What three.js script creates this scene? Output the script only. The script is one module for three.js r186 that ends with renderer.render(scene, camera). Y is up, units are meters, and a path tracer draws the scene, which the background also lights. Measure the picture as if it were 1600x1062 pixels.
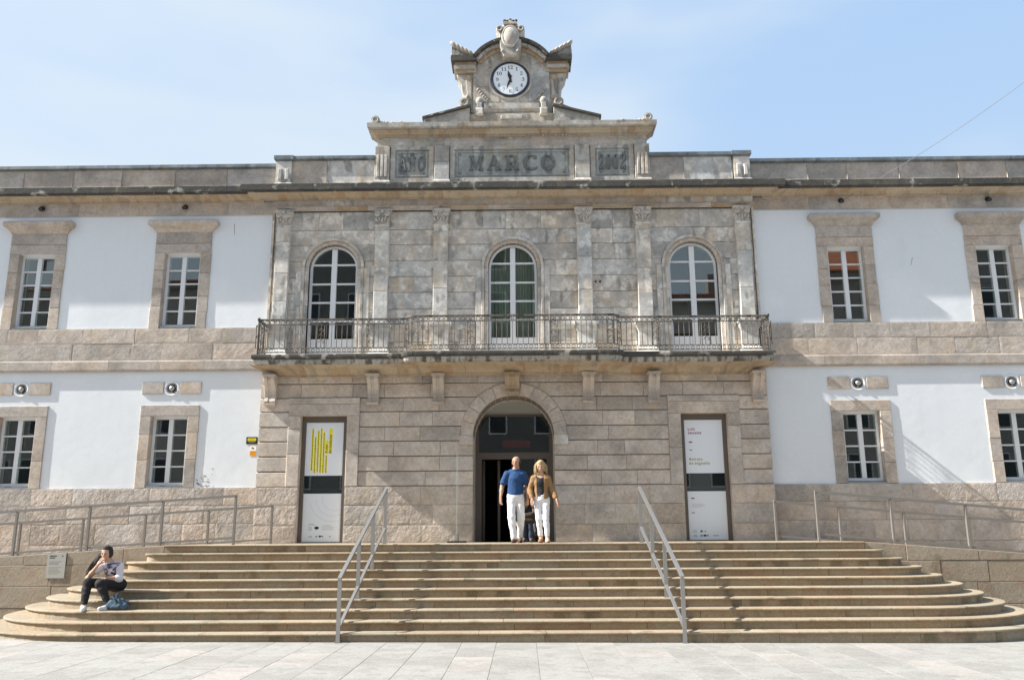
import * as THREE from 'three';
import { mergeGeometries } from 'three/addons/utils/BufferGeometryUtils.js';
import { TextGeometry } from 'three/addons/geometries/TextGeometry.js';
import { FontLoader } from 'three/addons/loaders/FontLoader.js';

// ---------------------------------------------------------------- camera, sky, sun, exposure
const scene = new THREE.Scene();
const camera = new THREE.PerspectiveCamera(2 * Math.atan(531 / 1340) * 180 / Math.PI, 1600 / 1062, 0.1, 900);
camera.position.set(0.217, 1.7, 20.5);
camera.rotation.order = 'YXZ';
camera.rotation.set(0.22252, 0.0119, -0.00584);
scene.add(camera);
const renderer = new THREE.WebGLRenderer({ antialias: true });
renderer.toneMapping = THREE.LinearToneMapping;
renderer.toneMappingExposure = 2.18;
renderer.shadowMap.enabled = true;
const SUN = new THREE.Vector3(-1.17, 1, 0.17).normalize();
const sun = new THREE.DirectionalLight(new THREE.Color(1, 0.965, 0.905), 4.8);
sun.position.copy(SUN).multiplyScalar(60);
sun.castShadow = true; sun.shadow.radius = 1; sun.shadow.mapSize.set(4096, 4096);
Object.assign(sun.shadow.camera, { left: -24, right: 24, top: 24, bottom: -24, near: 1, far: 140 });
scene.add(sun, sun.target);

// seeded random and periodic noise
let seed = 7;
function rnd() { seed = (seed * 1664525 + 1013904223) >>> 0; return seed / 4294967296; }
const rr = (a, b) => a + (b - a) * rnd();
function hash(i, j, s) { let h = (i * 374761393 + j * 668265263 + s * 2147483647 + 1013) | 0; h = Math.imul(h ^ (h >>> 13), 1274126177); h ^= h >>> 16; return (h >>> 0) / 4294967296; }
function fbm(N, fx, fy, oct, s, gain = 0.5) {
  const out = new Float32Array(N * N); let amp = 1, tot = 0;
  for (let o = 0; o < oct; o++) {
    const px = Math.min(fx << o, N), py = Math.min(fy << o, N), L = new Float32Array(px * py);
    for (let i = 0; i < px * py; i++) L[i] = hash(i % px, (i / px) | 0, s * 31 + o);
    for (let y = 0; y < N; y++) {
      const v = y / N * py, j = v | 0, tv = v - j, b = tv * tv * (3 - 2 * tv), r0 = j * px, r1 = ((j + 1) % py) * px;
      for (let x = 0; x < N; x++) {
        const u = x / N * px, i = u | 0, tu = u - i, a = tu * tu * (3 - 2 * tu), i1 = (i + 1) % px;
        const p = L[r0 + i] + (L[r0 + i1] - L[r0 + i]) * a, q = L[r1 + i] + (L[r1 + i1] - L[r1 + i]) * a;
        out[y * N + x] += amp * (p + (q - p) * b);
      }
    }
    tot += amp; amp *= gain;
  }
  for (let i = 0; i < N * N; i++) out[i] /= tot;
  return out;
}
const sst = (a, b, x) => { const t = Math.min(1, Math.max(0, (x - a) / (b - a))); return t * t * (3 - 2 * t); };
const mix = (a, b, t) => a + (b - a) * t;
const mix3 = (a, b, t) => [mix(a[0], b[0], t), mix(a[1], b[1], t), mix(a[2], b[2], t)];

{ // clear sky with thin high haze, paler towards the sun and the horizon
  const W = 1024, H = 512, d = new Float32Array(W * H * 4), NZ = fbm(512, 3, 7, 6, 91, 0.55), N2 = fbm(512, 2, 3, 5, 92, 0.5);
  for (let j = 0; j < H; j++) for (let i = 0; i < W; i++) {
    const el = ((j + 0.5) / H - 0.5) * Math.PI, az = ((i + 0.5) / W - 0.5) * 2 * Math.PI, ce = Math.cos(el);
    const x = ce * Math.cos(az), y = Math.sin(el), z = ce * Math.sin(az);
    const up = Math.max(0, y), c = x * SUN.x + y * SUN.y + z * SUN.z, ang = Math.acos(Math.min(1, Math.max(-1, c)));
    let col = mix3([0.345, 0.408, 0.445], [0.125, 0.23, 0.415], 1 - Math.exp(-up * 2.1));
    col = mix3(col, [0.56, 0.575, 0.575], 0.9 * Math.exp(-ang * ang / 0.6));
    const n = NZ[(j * 2 % 512) * 512 + (i % 512)] , m = N2[(j % 512) * 512 + (i % 512)];
    col = mix3(col, [0.37, 0.41, 0.44], 0.68 * sst(0.46, 0.64, n * 0.55 + m * 0.5));
    if (y < 0) col = mix3(col, [0.25, 0.25, 0.25], sst(0, 0.08, -y));
    const o = (j * W + i) * 4; d[o] = col[0]; d[o + 1] = col[1]; d[o + 2] = col[2]; d[o + 3] = 1;
  }
  const t = new THREE.DataTexture(d, W, H, THREE.RGBAFormat, THREE.FloatType);
  t.mapping = THREE.EquirectangularReflectionMapping; t.minFilter = t.magFilter = THREE.LinearFilter; t.wrapS = THREE.RepeatWrapping; t.needsUpdate = true;
  scene.background = t; scene.environment = t;
}

// ---------------------------------------------------------------- textures and materials
const toS = v => 255 * Math.min(1, Math.max(0, v <= 0.0031308 ? v * 12.92 : 1.055 * Math.pow(v, 1 / 2.4) - 0.055));
function colTex(N, T, fn) {
  const d = new Uint8Array(N * N * 4);
  for (let i = 0; i < N * N; i++) { const c = fn(i); d[i * 4] = toS(c[0]); d[i * 4 + 1] = toS(c[1]); d[i * 4 + 2] = toS(c[2]); d[i * 4 + 3] = 255; }
  return fin(new THREE.DataTexture(d, N, N), T, true);
}
function hgtTex(N, T, fn) {
  const d = new Uint8Array(N * N * 4);
  for (let i = 0; i < N * N; i++) { const v = 255 * Math.min(1, Math.max(0, fn(i))); d[i * 4] = d[i * 4 + 1] = d[i * 4 + 2] = v; d[i * 4 + 3] = 255; }
  return fin(new THREE.DataTexture(d, N, N), T, false);
}
function fin(t, T, srgb) {
  t.wrapS = t.wrapT = THREE.RepeatWrapping; t.magFilter = THREE.LinearFilter; t.minFilter = THREE.LinearMipmapLinearFilter; t.generateMipmaps = true;
  t.repeat.set(1 / T, 1 / T); if (srgb) t.colorSpace = THREE.SRGBColorSpace; t.needsUpdate = true; return t;
}
const N = 512;
const nA = fbm(N, 3, 3, 5, 1), nB = fbm(N, 6, 6, 5, 2), nC = fbm(N, 20, 20, 4, 3), nF = fbm(N, 128, 128, 2, 4), nG = fbm(N, 64, 64, 3, 5), nS = fbm(N, 26, 2, 4, 6), nT = fbm(N, 9, 5, 5, 8), nU = fbm(N, 12, 12, 5, 9);
const dark = (c, k) => [c[0] * k, c[1] * k, c[2] * k];
const M = {};
const TEX = {
  warm: colTex(N, 3.1, i => { let c = mix3([0.335, 0.288, 0.25], [0.46, 0.396, 0.345], sst(0.32, 0.68, nB[i])); c = mix3(c, [0.43, 0.345, 0.262], 0.45 * sst(0.52, 0.7, nT[i])); c = mix3(c, [0.245, 0.222, 0.2], 0.65 * sst(0.55, 0.72, nA[i] * 0.5 + nC[i] * 0.5)); return dark([c[0] * 0.99, c[1] * 1.003, c[2] * 1.0], 0.52 + 0.3 * nF[i] + 0.36 * nG[i] + 0.3 * nC[i]); }),
  grey: colTex(N, 3.7, i => { let c = mix3([0.30, 0.292, 0.278], [0.47, 0.455, 0.425], sst(0.3, 0.68, nB[i] * 0.6 + nU[i] * 0.4)); c = mix3(c, [0.155, 0.153, 0.148], 0.75 * sst(0.52, 0.68, nS[i] * 0.45 + nU[i] * 0.55)); c = mix3(c, [0.43, 0.365, 0.285], 0.6 * sst(0.55, 0.7, nT[i])); c = mix3(c, [0.56, 0.545, 0.51], 0.5 * sst(0.58, 0.72, nC[i])); return dark([c[0] * 1.02, c[1], c[2] * 0.98], 0.52 + 0.3 * nF[i] + 0.36 * nG[i] + 0.3 * nC[i]); }),
  lichen: colTex(N, 2.3, i => { let c = mix3([0.30, 0.285, 0.25], [0.42, 0.40, 0.36], nC[i]); c = mix3(c, [0.027, 0.025, 0.022], 0.9 * sst(0.27, 0.42, nT[i] * 0.3 + nU[i] * 0.3 + nC[i] * 0.4)); c = mix3(c, [0.13, 0.115, 0.085], 0.35 * sst(0.56, 0.7, nB[i])); return dark(c, 0.7 + 0.6 * nF[i]); }),
  drip: colTex(N, 2.1, i => { let c = mix3([0.33, 0.315, 0.285], [0.46, 0.44, 0.40], nC[i]); c = mix3(c, [0.045, 0.045, 0.034], 0.85 * sst(0.46, 0.62, nS[i] * 0.35 + nT[i] * 0.35 + nC[i] * 0.3)); return dark(c, 0.75 + 0.5 * nF[i]); }),
  ochre: colTex(N, 2.7, i => { let c = mix3([0.39, 0.315, 0.225], [0.52, 0.42, 0.305], nB[i]); c = mix3(c, [0.36, 0.225, 0.12], 0.5 * sst(0.54, 0.68, nT[i])); c = mix3(c, [0.27, 0.235, 0.19], 0.6 * sst(0.53, 0.68, nS[i] * 0.4 + nU[i] * 0.6)); return dark(c, 0.8 + 0.4 * nF[i]); }),
  step: colTex(N, 2.9, i => { let c = mix3([0.335, 0.26, 0.17], [0.45, 0.36, 0.245], nB[i]); c = mix3(c, [0.16, 0.135, 0.075], 0.65 * sst(0.52, 0.66, nT[i] * 0.6 + nA[i] * 0.4)); c = mix3(c, [0.36, 0.21, 0.13], 0.4 * sst(0.56, 0.7, nU[i])); return dark(c, 0.8 + 0.4 * nF[i]); }),
  pave: colTex(N, 2.6, i => { let c = mix3([0.29, 0.283, 0.272], [0.34, 0.333, 0.322], sst(0.3, 0.7, nB[i])); c = mix3(c, [0.25, 0.242, 0.23], 0.5 * sst(0.54, 0.7, nU[i])); return dark(c, 0.8 + 0.4 * nF[i]); }),
  plaster: colTex(N, 4.3, i => { let c = mix3([0.77, 0.775, 0.775], [0.83, 0.83, 0.822], sst(0.35, 0.65, nA[i])); c = mix3(c, [0.70, 0.70, 0.69], 0.25 * sst(0.55, 0.75, nS[i] * 0.6 + nU[i] * 0.4)); return dark(c, 0.975 + 0.05 * nF[i]); }),
  tile: colTex(N, 1.7, i => dark(mix3([0.33, 0.10, 0.05], [0.48, 0.19, 0.10], nC[i]), 0.7 + 0.6 * nG[i])),
};
const BMP = {
  fine: hgtTex(N, 1.3, i => 0.5 * nF[i] + 0.3 * nG[i] + 0.2 * nC[i]),
  rough: hgtTex(N, 1.5, i => 0.45 * nC[i] + 0.4 * nG[i] + 0.15 * nF[i]),
  wavy: hgtTex(N, 2.9, i => 0.75 * nB[i] + 0.25 * nC[i]),
};
function std(o) { return new THREE.MeshStandardMaterial(Object.assign({ roughness: 0.92, metalness: 0 }, o)); }
function variants(map, bump, scale, tints) { return tints.map(t => std({ map, bumpMap: bump, bumpScale: scale, color: new THREE.Color().setRGB(t[0], t[1], t[2]) })); }
const tones = (k, spread, hue = 0.03, n = 6, s = 5) => { const a = []; for (let i = 0; i < n; i++) { const v = k * (1 + spread * (2 * hash(i, s, 3) - 1)), h = hue * (2 * hash(i, s, 9) - 1); a.push([v * (1 + h), v, v * (1 - h)]); } return a; };
M.warm = variants(TEX.warm, BMP.fine, 0.004, tones(1.3, 0.09, 0.035, 7));
M.warmRough = variants(TEX.warm, BMP.rough, 0.012, tones(1.16, 0.1, 0.04, 7, 8));
M.wing = variants(TEX.warm, BMP.fine, 0.004, tones(1.1, 0.09, 0.03, 5, 12));
M.frieze = variants(TEX.warm, BMP.fine, 0.004, tones(1.16, 0.09, 0.04, 5, 14));
M.grey = variants(TEX.grey, BMP.fine, 0.004, tones(1.32, 0.07, 0.04, 7, 16));
M.greyPale = variants(TEX.grey, BMP.fine, 0.004, tones(1.38, 0.06, 0.03, 5, 18));
M.gable = variants(TEX.grey, BMP.rough, 0.006, tones(0.98, 0.1, 0.05, 7, 41).map(t => [t[0] * 1.03, t[1], t[2] * 0.95]));
M.gablePale = variants(TEX.grey, BMP.rough, 0.006, tones(1.14, 0.08, 0.04, 5, 43));
M.lichen = variants(TEX.lichen, BMP.rough, 0.01, tones(1, 0.2, 0.03, 5, 20));
M.drip = variants(TEX.drip, BMP.rough, 0.008, tones(1, 0.15, 0.03, 5, 22));
M.ochre = variants(TEX.ochre, BMP.fine, 0.005, tones(1, 0.12, 0.05, 5, 24));
M.step = variants(TEX.step, BMP.fine, 0.004, tones(0.84, 0.12, 0.05, 8, 26).map(t => [t[0] * 0.98, t[1] * 1.01, t[2] * 1.06]));
M.rampWall = variants(TEX.step, BMP.rough, 0.006, tones(0.86, 0.11, 0.04, 5, 28).map(t => [t[0] * 0.98, t[1] * 1.04, t[2] * 1.18]));
M.pave = variants(TEX.pave, BMP.fine, 0.002, tones(0.89, 0.025, 0.006, 7, 30).map(t => [t[0] * 1.01, t[1], t[2] * 0.96]).concat([[1.02, 0.97, 0.93]]));
M.mortar = std({ map: TEX.warm, color: new THREE.Color().setRGB(0.6, 0.58, 0.55) });
M.mortarGrey = std({ map: TEX.grey, color: new THREE.Color().setRGB(0.45, 0.44, 0.42) });
M.plaster = std({ map: TEX.plaster, color: new THREE.Color().setRGB(0.97, 1.0, 1.035), bumpMap: BMP.wavy, bumpScale: 0.006, roughness: 0.95 });
M.ground = std({ map: TEX.pave });
M.white = std({ color: new THREE.Color().setRGB(0.74, 0.745, 0.76), roughness: 0.5 });
M.doorMetal = std({ color: new THREE.Color().setRGB(0.155, 0.13, 0.11), roughness: 0.5, metalness: 0.3 });
M.iron = std({ map: TEX.drip, color: new THREE.Color().setRGB(0.42, 0.37, 0.34), roughness: 0.6, metalness: 0.2 });
M.steel = std({ color: new THREE.Color().setRGB(0.40, 0.395, 0.385), roughness: 0.4, metalness: 0.7 });
M.railPaint = std({ color: new THREE.Color().setRGB(0.24, 0.22, 0.20), roughness: 0.5, metalness: 0.25 });
M.lead = std({ map: TEX.grey, color: new THREE.Color().setRGB(0.42, 0.5, 0.58), roughness: 0.6, metalness: 0.2 });
M.black = std({ color: new THREE.Color().setRGB(0.02, 0.02, 0.022), roughness: 0.5 });
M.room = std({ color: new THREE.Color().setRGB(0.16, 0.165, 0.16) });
M.curtain = std({ color: new THREE.Color().setRGB(0.45, 0.45, 0.38) });
M.glass = new THREE.MeshPhysicalMaterial({ color: new THREE.Color().setRGB(0.86, 0.93, 0.9), transmission: 1, thickness: 0, ior: 1.9, roughness: 0.015, metalness: 0 });
M.bronze = std({ map: TEX.grey, color: new THREE.Color().setRGB(0.86, 0.93, 0.95), roughness: 0.75 });
const pick = a => a[(rnd() * a.length) | 0];

// ---------------------------------------------------------------- geometry helpers
class GB { // flat shaded builder with uv in metres
  constructor() { this.p = []; this.u = []; }
  tri(a, b, c, ua, ub, uc) { this.p.push(...a, ...b, ...c); this.u.push(...ua, ...ub, ...uc); }
  quad(a, b, c, d, ua, ub, uc, ud) { this.tri(a, b, c, ua, ub, uc); this.tri(a, c, d, ua, uc, ud); }
  geo() { const g = new THREE.BufferGeometry(); g.setAttribute('position', new THREE.Float32BufferAttribute(this.p, 3)); g.setAttribute('uv', new THREE.Float32BufferAttribute(this.u, 2)); g.computeVertexNormals(); return g; }
}
// one dressed stone: front face at z1 with chamfered arrises, open back at z0
function slab(x0, x1, y0, y1, z0, z1, bev = 0.008, bx = bev) {
  const b = new GB(), ou = rr(0, 9), ov = rr(0, 9), f = [x0 + bx, x1 - bx, y0 + bev, y1 - bev];
  const R = (X0, X1, Y0, Y1, z) => [[X0, Y0, z], [X1, Y0, z], [X1, Y1, z], [X0, Y1, z]];
  const back = R(x0, x1, y0, y1, z0), mid = R(x0, x1, y0, y1, z1 - bev), fr = R(f[0], f[1], f[2], f[3], z1);
  const uv = (p, k) => [p[0] + ou + (k ? p[2] : 0), p[1] + ov + (k ? p[2] : 0)];
  b.quad(...fr, ...fr.map(p => uv(p)));
  for (let i = 0; i < 4; i++) { const j = (i + 1) % 4; b.quad(mid[i], mid[j], fr[j], fr[i], uv(mid[i]), uv(mid[j]), uv(fr[j]), uv(fr[i])); b.quad(back[i], back[j], mid[j], mid[i], uv(back[i], 1), uv(back[j], 1), uv(mid[j], 1), uv(mid[i], 1)); }
  return b.geo();
}
function vnoise(x, y, s) { const i = Math.floor(x), j = Math.floor(y), a = sst(0, 1, x - i), b = sst(0, 1, y - j); return mix(mix(hash(i, j, s), hash(i + 1, j, s), a), mix(hash(i, j + 1, s), hash(i + 1, j + 1, s), a), b); }
// a rock-faced stone: displaced grid
function rough(x0, x1, y0, y1, z0, z1, amp = 0.02, cell = 0.045) {
  const nx = Math.max(3, Math.round((x1 - x0) / cell)), ny = Math.max(3, Math.round((y1 - y0) / cell)), ou = rr(0, 9), ov = rr(0, 9), s = (rnd() * 999) | 0, b = new GB();
  const P = (i, j) => { const x = mix(x0, x1, i / nx), y = mix(y0, y1, j / ny), e = (i === 0 || j === 0 || i === nx || j === ny); const n = vnoise(x * 6, y * 6, s) * 0.4 + vnoise(x * 14, y * 14, s + 1) * 0.35 + vnoise(x * 24, y * 24, s + 2) * 0.25; return [x, y, e ? z1 - amp * (0.45 + 0.3 * n) : z1 - amp * 0.5 + amp * (n - 0.35)]; };
  for (let j = 0; j < ny; j++) for (let i = 0; i < nx; i++) { const q = [P(i, j), P(i + 1, j), P(i + 1, j + 1), P(i, j + 1)]; b.quad(...q, ...q.map(p => [p[0] + ou, p[1] + ov])); }
  const ring = []; for (let i = 0; i < nx; i++) ring.push(P(i, 0)); for (let j = 0; j < ny; j++) ring.push(P(nx, j)); for (let i = nx; i > 0; i--) ring.push(P(i, ny)); for (let j = ny; j > 0; j--) ring.push(P(0, j));
  for (let i = 0; i < ring.length; i++) { const a = ring[i], c = ring[(i + 1) % ring.length]; const B = p => [p[0], p[1], z0]; b.quad(B(a), B(c), c, a, [a[0], a[1] + 0.1], [c[0], c[1] + 0.1], [c[0], c[1]], [a[0], a[1]]); }
  return b.geo();
}
function polyStone(pts, z0, z1, bev = 0.008) {
  const s = new THREE.Shape(pts.map(p => new THREE.Vector2(p[0], p[1])));
  const g = new THREE.ExtrudeGeometry(s, { depth: z1 - z0 - bev, bevelEnabled: bev > 0, bevelThickness: bev, bevelSize: bev, bevelOffset: -bev, bevelSegments: 1, steps: 1 });
  g.translate(0, 0, z0); return g;
}
function shapeWithHoles(outer, holes, z0, z1) {
  const s = new THREE.Shape(outer.map(p => new THREE.Vector2(...p)));
  for (const h of holes) s.holes.push(new THREE.Path(h.map(p => new THREE.Vector2(...p))));
  const g = new THREE.ExtrudeGeometry(s, { depth: z1 - z0, bevelEnabled: false }); g.translate(0, 0, z0); return g;
}
const rect = (x0, x1, y0, y1) => [[x0, y0], [x1, y0], [x1, y1], [x0, y1]];
function archPts(cx, cy, r, y0, n = 20) { const a = [[cx - r, y0], [cx + r, y0]]; for (let i = 0; i <= n; i++) { const t = Math.PI * i / n; a.push([cx + r * Math.cos(t), cy + r * Math.sin(t)]); } return a; }
// sweep a profile [out, y] along a plan path [x, z] (outward side is +z for a path running to +x), mitred
function sweep(path, prof, caps = true) {
  const b = new GB(), n = path.length, dirs = [], ou = rr(0, 9), ov = rr(0, 9);
  for (let i = 0; i < n - 1; i++) { const dx = path[i + 1][0] - path[i][0], dz = path[i + 1][1] - path[i][1], l = Math.hypot(dx, dz); dirs.push([dx / l, dz / l, l]); }
  const off = path.map((p, i) => { const a = dirs[Math.max(0, i - 1)], c = dirs[Math.min(n - 2, i)], n1 = [-a[1], a[0]], n2 = [-c[1], c[0]], k = 1 / Math.max(0.2, 1 + n1[0] * n2[0] + n1[1] * n2[1]); return [(n1[0] + n2[0]) * k, (n1[1] + n2[1]) * k]; });
  const P = (i, q) => [path[i][0] + off[i][0] * q[0], q[1], path[i][1] + off[i][1] * q[0]];
  let L = 0;
  for (let i = 0; i < n - 1; i++) {
    let v = 0;
    for (let k = 0; k < prof.length - 1; k++) {
      const q0 = prof[k], q1 = prof[k + 1], dv = Math.hypot(q1[0] - q0[0], q1[1] - q0[1]);
      b.quad(P(i, q0), P(i + 1, q0), P(i + 1, q1), P(i, q1), [ou + L, ov + v], [ou + L + dirs[i][2], ov + v], [ou + L + dirs[i][2], ov + v + dv], [ou + L, ov + v + dv]);
      v += dv;
    }
    L += dirs[i][2];
  }
  if (caps) { const c = prof.map(q => new THREE.Vector2(q[0], q[1])), tr = THREE.ShapeUtils.triangulateShape(c, []); for (const [i, flip] of [[0, false], [n - 1, true]]) for (const t of tr) { const q = flip ? [t[0], t[1], t[2]] : [t[2], t[1], t[0]]; b.tri(...q.map(k => P(i, prof[k])), ...q.map(k => [prof[k][0] + ou, prof[k][1] + ov])); } }
  return b.geo();
}
// the same, cut into single stones
function sweepStones(parent, name, path, prof, len, mats, gap = 0.005) {
  const cum = [0]; for (let i = 1; i < path.length; i++) cum.push(cum[i - 1] + Math.hypot(path[i][0] - path[i - 1][0], path[i][1] - path[i - 1][1]));
  const T = cum[cum.length - 1], at = s => { let i = 1; while (i < path.length - 1 && cum[i] < s) i++; const t = (s - cum[i - 1]) / (cum[i] - cum[i - 1]); return [mix(path[i - 1][0], path[i][0], t), mix(path[i - 1][1], path[i][1], t)]; };
  const m = Math.max(1, Math.round(T / len)), cuts = [0]; for (let i = 1; i < m; i++) cuts.push(T * i / m + rr(-0.22, 0.22) * T / m); cuts.push(T);
  for (let i = 0; i < m; i++) {
    const a = cuts[i] + (i ? gap / 2 : 0), c = cuts[i + 1] - (i < m - 1 ? gap / 2 : 0), p = [at(a)];
    for (let k = 0; k < path.length; k++) if (cum[k] > a + 1e-4 && cum[k] < c - 1e-4) p.push(path[k]);
    p.push(at(c)); put(parent, name, sweep(p, prof), pick(mats));
  }
}
function box(x0, x1, y0, y1, z0, z1) { const g = new THREE.BoxGeometry(x1 - x0, y1 - y0, z1 - z0); g.translate((x0 + x1) / 2, (y0 + y1) / 2, (z0 + z1) / 2); return boxUV(g); }
function boxUV(g) { const p = g.attributes.position, n = g.attributes.normal, u = g.attributes.uv; for (let i = 0; i < p.count; i++) { const ax = Math.abs(n.getX(i)), ay = Math.abs(n.getY(i)); u.setXY(i, ax > 0.7 ? p.getZ(i) : p.getX(i), ay > 0.7 ? p.getZ(i) : p.getY(i)); } return g; }
function bar(a, b, r, seg = 8) { const A = new THREE.Vector3(...a), B = new THREE.Vector3(...b), d = B.clone().sub(A), g = new THREE.CylinderGeometry(r, r, d.length(), seg); g.applyQuaternion(new THREE.Quaternion().setFromUnitVectors(new THREE.Vector3(0, 1, 0), d.normalize())); g.translate((a[0] + b[0]) / 2, (a[1] + b[1]) / 2, (a[2] + b[2]) / 2); return g; }
function flatBar(a, b, w, t) { // rectangular bar: w across in the plan, t thick
  const A = new THREE.Vector3(...a), B = new THREE.Vector3(...b), d = B.clone().sub(A), L = d.length(), g = new THREE.BoxGeometry(w, t, L); const m = new THREE.Matrix4().lookAt(B, A, Math.abs(d.y) > 0.95 * L ? new THREE.Vector3(0, 0, 1) : new THREE.Vector3(0, 1, 0)); g.applyMatrix4(m); g.translate((a[0] + b[0]) / 2, (a[1] + b[1]) / 2, (a[2] + b[2]) / 2); return g; }
function tube(pts, r, seg = 24, rad = 6) { return new THREE.TubeGeometry(new THREE.CatmullRomCurve3(pts.map(p => new THREE.Vector3(...p))), seg, r, rad, false); }
function merge(list) { return mergeGeometries(list.map(g => { g = g.index ? g.toNonIndexed() : g; for (const k of Object.keys(g.attributes)) if (!['position', 'normal', 'uv'].includes(k)) g.deleteAttribute(k); return g; })); }
const taken = {};
function numbered(n) { const k = taken[n] = (taken[n] ?? -1) + 1; return k ? n + '_' + String(k).padStart(3, '0') : n; }
function put(parent, name, geo, mat) { const m = new THREE.Mesh(geo, mat); m.name = parent === scene ? numbered(name) : name; m.castShadow = m.receiveShadow = true; parent.add(m); return m; }
function grp(parent, name) { const g = new THREE.Group(); g.name = parent === scene ? numbered(name) : name; parent.add(g); return g; }
function thing(name, label, category, pos = [0, 0, 0], group) { const g = grp(scene, name); g.position.set(...pos); g.userData = { label, category }; if (group) g.userData.group = group; return g; }
function struct(o) { o.userData.kind = 'structure'; return o; }
// ---------------------------------------------------------------- ground, stairs, ramps
{
  const plaza = grp(scene, 'plaza'); struct(plaza); plaza.rotation.z = -0.0055;
  const g = new THREE.PlaneGeometry(500, 400); g.rotateX(-Math.PI / 2); g.translate(0, -0.022, 100); boxUV(g); put(plaza, 'ground_sheet', g, M.ground);
  let x = -9.6;
  while (x < 9.6) { // slabs laid in lanes that run towards the building
    const w = rr(0.55, 0.72); let z = 5.2 - rr(0, 0.9);
    while (z < 10.6) { const l = rr(0.8, 1.35); if (z + l > 5.0) { const s = slab(x + 0.0018, x + w - 0.0018, -z - l + 0.0018, -z - 0.0018, -0.03, rr(-0.001, 0.001), 0.0025); s.rotateX(-Math.PI / 2); put(plaza, 'paving_slab', s, pick(M.pave)); } z += l; }
    x += w;
  }
}
const H = 0.152, TR = 0.33, LZ = 3.03, LX = 6.95, LAND = 1.52;
{
  const st = thing('staircase', 'wide flight of worn sandstone steps with rounded ends below the entrance', 'stairs');
  for (let k = 1; k <= 9; k++) {
    const r = TR * (10 - k), y1 = k * H, y0 = y1 - H, path = [], n = 14, s = grp(st, 'step');
    for (let i = 0; i <= n; i++) { const a = Math.PI - Math.PI / 2 * i / n; path.push([-LX + r * Math.cos(a), LZ + r * Math.sin(a)]); }
    for (let i = 0; i <= n; i++) { const a = Math.PI / 2 - Math.PI / 2 * i / n; path.push([LX + r * Math.cos(a), LZ + r * Math.sin(a)]); }
    const inn = Math.min(0.365, r - 0.003);
    sweepStones(s, 'riser_stone', path, [[-0.034, y0 - (k === 1 ? 0.12 : 0.0)], [-0.034, y1 - 0.041], [-0.07, y1 - 0.041]], 1.25, M.step, 0.006);
    sweepStones(s, 'tread_stone', path, [[-0.07, y1 - 0.04], [-0.004, y1 - 0.038], [0.003, y1 - 0.03], [0.005, y1 - 0.018], [0.001, y1 - 0.007], [-0.009, y1 - 0.001], [-0.02, y1], [-inn, y1 + 0.001]], 1.35, M.step, 0.006);
  }
  const s = grp(st, 'step');
  sweepStones(s, 'riser_stone', [[-LX, LZ], [LX, LZ]], [[-0.03, LAND - H], [-0.03, LAND - 0.031], [-0.06, LAND - 0.031]], 0.95, M.step, 0.006);
  sweepStones(s, 'tread_stone', [[-LX, LZ], [LX, LZ]], [[-0.06, LAND - 0.03], [-0.008, LAND - 0.03], [-0.004, LAND - 0.012], [-0.016, LAND], [-0.36, LAND]], 0.95, M.step, 0.006);
  put(st, 'landing', box(-LX, LX, LAND - 0.2, LAND - 0.002, -0.3, LZ - 0.36), M.step[2]);
}
function stairRail(sgn, label) {
  const r = thing('stair_handrail', label, 'handrail', [0, 0, 0], 'steel handrails on the stairs');
  const X = z => sgn * mix(2.79, 2.575, (6.02 - z) / (6.02 - 2.86)), yt = z => z > 2.86 ? mix(1.02, 2.61, (6.02 - z) / 3.16) : 2.61, yl = z => mix(0.22, 1.83, (6.02 - z) / 3.16);
  for (const [z, y0] of [[6.02, -0.02 * sgn], [4.86, 0.608], [3.86, 1.064], [2.86, LAND]]) { const p = put(r, 'post', box(X(z) - 0.033, X(z) + 0.033, y0, yt(z) - 0.015, z - 0.012, z + 0.012), M.steel); put(p, 'base_plate', box(X(z) - 0.05, X(z) + 0.05, y0 + 0.001, y0 + 0.011, z - 0.05, z + 0.05), M.steel); }
  put(r, 'top_rail', flatBar([X(6.045), yt(6.045), 6.045], [X(2.84), yt(2.861) + 0.005, 2.84], 0.06, 0.04), M.steel);
  put(r, 'lower_rail', flatBar([X(6.0), yl(6.0), 6.0], [X(2.88), yl(2.88), 2.88], 0.05, 0.036), M.steel);
}
stairRail(-1, 'steel stair handrail on the steps nearer the seated woman');
stairRail(1, 'steel stair handrail on the steps away from the seated woman');
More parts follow.
